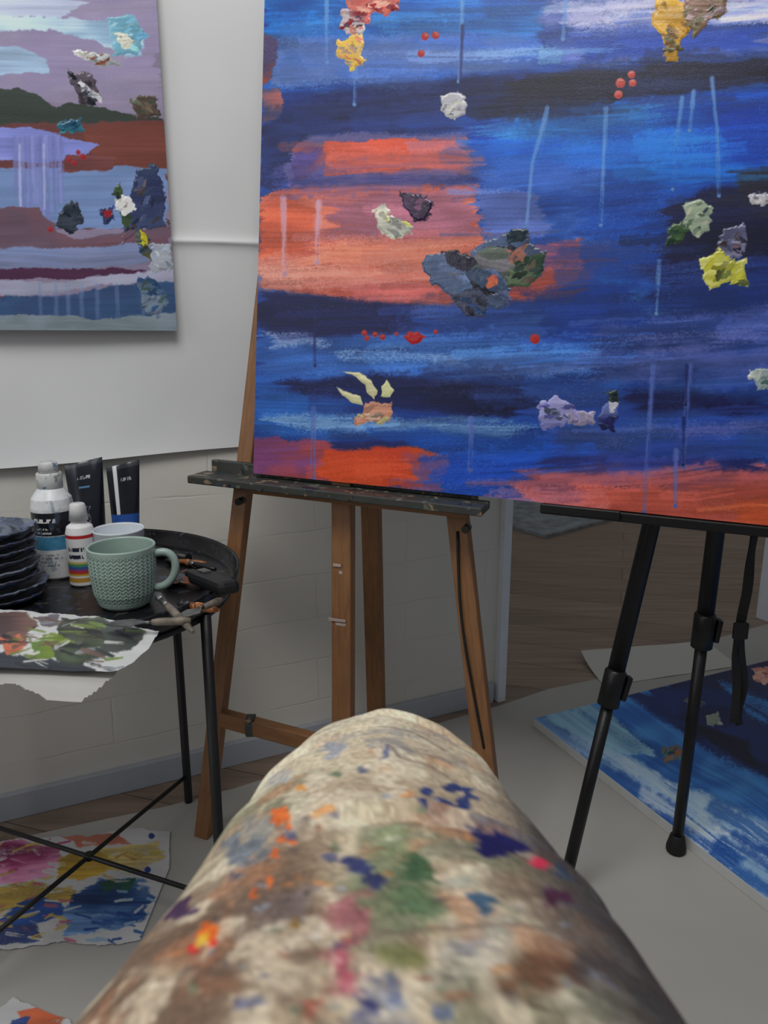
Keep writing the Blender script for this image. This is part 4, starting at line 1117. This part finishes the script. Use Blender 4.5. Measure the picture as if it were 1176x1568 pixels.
def fold(Yc, slope, amp, wdt, x0, x1):
    """soft cloth fold crossing the leg"""
    dd = (P[:, 0][:, None] - Yc - slope * ct * HW) / wdt
    xx = ct * HW
    return amp * (np.exp(-dd ** 2) - .8 * np.exp(-(dd + 1.6) ** 2)) * sstep(x0 - .02, x0 + .02, xx) * (1 - sstep(x1 - .02, x1 + .02, xx)) * (sn > -.3) * (P[:, 1][:, None] > .42)
per = (TH / (2 * np.pi)) % 1
wr = (fbm(np.cos(TH) * 1.6 + 5, SS * 7 + np.sin(TH), 21) - .5) * .012 + (fbm(SS * 22 + np.cos(TH) * 1.5, np.sin(TH) * 1.2 + 3, 22, 2) - .5) * .005
fd = fold(.29, .05, .0035, .006, -.02, .14) + fold(.47, -.35, .0035, .006, -.01, .10) + fold(.505, -.25, .003, .005, -.03, .09) + fold(.44, .3, .0028, .007, -.12, -.01) + fold(.37, -.2, .0022, .008, .0, .12)
X = KX + sx_ * (HW + wr); O = sz_ * (HT + wr) + fd
Yc = P[:, 0][:, None] + Nn[:, 0][:, None] * O; Zc = P[:, 1][:, None] + Nn[:, 1][:, None] * O
co = np.stack([X, Yc, Zc], -1).reshape(-1, 3)
# garment plan in millimetres: across the leg, and along it (wrapping down over the knee)
GX = X * 1000; GYs = ((Yc - .5) - np.minimum(0, Zc - .5)) * 1000
i90 = NT // 4
topY = Yc[:, i90]; topZ = Zc[:, i90]; okk = (P[:, 1] > .47) & (P[:, 0] > -.1)
tY = topY[okk]; tZ = topZ[okk]; tW = P[:, 2][okk]; tH = P[:, 3][okk]
od = np.argsort(tY); tY, tZ, tW, tH = tY[od], tZ[od], tW[od], tH[od]
def on_leg(px, py):
    z = .62
    for _ in range(14):
        q = G(px, py, z)
        e = min(1, abs(q.x - KX) / float(np.interp(q.y, tY, tW)))
        zn = float(np.interp(q.y, tY, tZ)) - float(np.interp(q.y, tY, tH)) * (1 - math.sqrt(max(0, 1 - e * e)))
        z = .5 * z + .5 * max(.42, zn)
    q = G(px, py, z)
    return q.x * 1000, ((q.y - .5) - min(0, z - .5)) * 1000
tp_ = Painter(GX, GYs, (208, 196, 168))
def trousers(p):
    S = lambda f, sd, o=4: fbm(p.X * f, p.Y * f, sd, o)
    def stain_or_shade(mask, col, a):
        m_ = (mask * a)[:, None]; p.C = p.C * (1 - m_) + np.array(col) / 255 * m_
    far = sstep(-170, -40, p.Y)              # clean cream towards the knee crown
    stain_or_shade(sstep(.42, .7, S(.018, 31)) * (1 - far * .6), (170, 150, 122), .7)
    stain_or_shade(sstep(-70, -260, p.Y) * sstep(.34, .62, S(.024, 32)), (128, 102, 82), .7)
    stain_or_shade(sstep(-150, -280, p.Y) * sstep(.36, .6, S(.018, 37)), (92, 72, 60), .65)
    stain_or_shade(sstep(.5, .64, S(.022, 33)) * (1 - far * .7), (120, 128, 104), .55)
    stain_or_shade(sstep(.55, .68, S(.030, 34)) * (1 - far * .5) * sstep(-70, 0, p.X), (82, 92, 124), .45)
    stain_or_shade(sstep(.56, .68, S(.034, 35)) * (1 - far * .7), (186, 124, 90), .45)
    stain_or_shade(sstep(.55, .66, S(.055, 36)), (226, 214, 188), .6)
    stain_or_shade(sstep(46, 92, p.X) * sstep(-40, -160, p.Y), (58, 56, 60), .8)  # shade on the leg's right side, painted into the cloth colour
    stain_or_shade(sstep(60, 80, np.abs(p.X)) * sstep(-60, 10, p.Y), (128, 138, 158), .75)
    stain_or_shade(sstep(66, 100, p.Y), (120, 134, 160), .85)
    def s(px, py, w, h, c, a=.85, k=4, f=3):
        q = []
        for t in np.linspace(0, 6.28, 9)[:-1]:
            q.append(on_leg(px + w * math.cos(t), py + h * math.sin(t)))
        p.poly(q, c, rough=k * 1.1, feather=f * .7, alpha=a, streak=14, fs=.12)
    # broad smudges
    s(600, 1360, 70, 60, (116, 126, 94), .7, 6, 12); s(640, 1390, 40, 34, (84, 112, 78), .75, 5, 10); s(596, 1290, 36, 26, (132, 144, 108), .85, 5, 8)
    s(370, 1305, 38, 26, (106, 116, 128), .85, 5, 6); s(395, 1270, 30, 16, (140, 142, 140), .65)
    s(545, 1330, 22, 18, (50, 58, 108), .9); s(575, 1352, 18, 16, (46, 50, 94), .9); s(540, 1400, 26, 46, (160, 88, 98), .75, 5, 9); s(528, 1490, 26, 44, (166, 70, 92), .8, 5, 9)
    s(765, 1300, 42, 26, (30, 30, 86), .98, 4, 2.5); s(725, 1280, 12, 10, (40, 44, 96), .9); s(824, 1337, 17, 12, (212, 50, 80), .98, 2, 2)
    for a_, b_, w_, h_ in [(655, 1212, 12, 9), (672, 1224, 14, 8), (690, 1200, 16, 8), (706, 1218, 12, 10), (720, 1206, 8, 9), (700, 1230, 18, 5), (648, 1232, 8, 6)]:
        s(a_, b_, w_, h_, (40, 54, 108), .9, 3, 2)
    s(590, 1152, 5, 14, (84, 92, 122), .85, 2, 2); s(510, 1142, 14, 14, (150, 156, 170), .8); s(430, 1190, 20, 12, (176, 178, 184), .6)
    s(492, 1246, 14, 8, (222, 150, 90), .85, 3, 3); s(460, 1214, 8, 10, (226, 150, 74), .8, 2, 2)
    for a_, b_, w_, h_ in [(430, 1252, 22, 7), (446, 1270, 10, 10), (424, 1310, 7, 14), (410, 1350, 8, 10), (440, 1290, 7, 8), (396, 1362, 8, 6)]:
        s(a_, b_, w_, h_, (214, 98, 42), .88, 3, 2)
    s(282, 1402, 20, 18, (66, 44, 78), .92); s(322, 1436, 11, 17, (230, 104, 40), .97, 2, 2); s(316, 1446, 7, 10, (242, 180, 60), .95, 2, 2); s(328, 1452, 7, 7, (226, 54, 36), .97, 2, 2); s(302, 1468, 8, 10, (230, 60, 56), .95, 2, 2)
    s(470, 1362, 6, 7, (60, 56, 64), .8, 2, 2); s(456, 1412, 7, 12, (150, 110, 50), .8, 2, 2)
    s(740, 1390, 24, 20, (46, 80, 110), .85); s(700, 1350, 30, 16, (156, 166, 156), .5, 5, 6); s(852, 1392, 24, 10, (76, 40, 62), .92); s(860, 1350, 20, 12, (48, 74, 110), .6)
    s(640, 1330, 24, 20, (56, 92, 62), .8, 5, 5); s(820, 1510, 60, 34, (96, 62, 44), .8, 5, 10); s(700, 1500, 30, 36, (116, 118, 106), .5, 5, 8)
    s(610, 1470, 34, 26, (108, 114, 66), .75, 5, 9); s(596, 1510, 18, 34, (56, 74, 126), .65, 5, 7); s(420, 1480, 44, 40, (190, 174, 150), .75, 5, 10); s(330, 1520, 50, 24, (136, 94, 72), .6, 5, 10)
    s(556, 1545, 16, 16, (40, 44, 96), .85); s(240, 1520, 40, 24, (182, 166, 140), .7, 5, 10); s(760, 1430, 34, 20, (140, 142, 130), .6, 5, 8); s(900, 1500, 26, 36, (60, 58, 62), .7, 5, 8)
    s(380, 1545, 20, 12, (60, 70, 114), .65); s(470, 1548, 24, 12, (160, 66, 54), .65); s(680, 1556, 26, 12, (62, 84, 124), .65)
    rs = np.random.RandomState(12)
    for k in range(110):
        px = rs.uniform(220, 940); py = 1150 + rs.rand() ** .8 * 410
        if abs(px - 588) > (py - 1090) * .9: continue
        c = [(56, 66, 112), (222, 212, 190), (132, 74, 58), (80, 104, 80), (206, 130, 74), (72, 66, 68), (150, 160, 178)][k % 7]
        s(px, py, rs.uniform(3, 14), rs.uniform(2, 7), c, .65, 3, 3)
    # weave speckle
    g = fbm(p.X * .5, p.Y * .5, 71, 2)
    p.C = p.C * (1 + (g - .5) * .42)[:, None]
    for sm in [[(590, 1140), (612, 1158), (660, 1166), (700, 1186)], [(540, 1436), (700, 1428), (860, 1440), (920, 1448)], [(580, 1112), (640, 1124), (680, 1144)]]:
        p.brush([on_leg(a_, b_) for a_, b_ in sm], 2.4, (104, 88, 78), alpha=.7, soft=1.5)
trousers(tp_)
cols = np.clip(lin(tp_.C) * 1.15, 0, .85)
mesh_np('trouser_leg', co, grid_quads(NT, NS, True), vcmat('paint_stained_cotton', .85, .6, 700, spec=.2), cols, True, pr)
me = bpy.data.meshes.new('hip_cap'); me.from_pydata([tuple(c) for c in co[:NT]], [], [tuple(range(NT))]); me.materials.append(mat('cotton_cap', rgb(150, 140, 120), .9))
link(bpy.data.objects.new('hip_cap', me), pr)
# shoe
def shoe():
    pts = [(-.05, .075, .040, .050), (.0, .068, .044, .052), (.05, .058, .046, .048), (.10, .044, .048, .036), (.15, .036, .048, .030), (.19, .030, .040, .024), (.212, .026, .022, .016), (.218, .025, .004, .004)]
    Q = crs(np.array([(-.085, .05, .004, .004), (-.078, .055, .026, .034)] + pts), 60); n = 60; seg = 40; co = []
    for (y, z, w, h) in Q:
        for k in range(seg):
            t = 2 * math.pi * k / seg
            zz = z + h * math.sin(t); co.append((KX + w * math.cos(t), .585 + y, max(zz, .012)))
    mesh_np('shoe_upper', np.array(co), grid_quads(seg, n, True), mat('worn_shoe', rgb(60, 58, 60), .7), None, True, pr)
    sole = []
    for (y, z, w, h) in Q: sole.append((KX + w * 1.06 + .001, .585 + y))
    for (y, z, w, h) in Q[::-1]: sole.append((KX - w * 1.06 - .001, .585 + y))
    polysheet('shoe_sole', [Vector((a, b, .0025)) for a, b in sole], mat('shoe_sole_rubber', rgb(180, 178, 170), .7), .016, pr)
shoe()

# ------------------------------------------------------------------ light
w = bpy.data.worlds.new('World'); bpy.context.scene.world = w; w.use_nodes = True
bg = w.node_tree.nodes['Background']; bg.inputs[0].default_value = (.92, .95, 1.0, 1); bg.inputs[1].default_value = .185
def area(name, loc, target, sx, sy, e, col):
    l = bpy.data.lights.new(name, 'AREA'); l.shape = 'RECTANGLE'; l.size = sx; l.size_y = sy; l.energy = e; l.color = col
    o = bpy.data.objects.new(name, l); o.location = loc
    o.rotation_euler = (Vector(target) - Vector(loc)).to_track_quat('-Z', 'Y').to_euler()
    return link(o)
area('skylight_lamp', (-.3, .1, 2.45), (-.3, 1.3, 1.0), 1.0, .8, 22, (1, .985, .96))
area('side_window_lamp', (-2.2, -.8, 1.9), (0, 1.2, .9), 1.2, 1.4, 12, (.96, .98, 1))

# ------------------------------------------------------------------ camera
cam = bpy.data.cameras.new('camera'); co_ = bpy.data.objects.new('camera', cam); link(co_)
cam.sensor_fit = 'VERTICAL'; cam.sensor_height = 36; cam.sensor_width = 27; cam.lens = F / 1568 * 36
cam.clip_start = .02
co_.location = (0, 0, H); co_.rotation_euler = (math.radians(90) - PITCH, 0, 0)
cam.dof.use_dof = True; cam.dof.focus_distance = 1.15; cam.dof.aperture_fstop = 10
bpy.context.scene.camera = co_
try:
    bpy.context.scene.view_settings.view_transform = 'Standard'
except Exception: pass
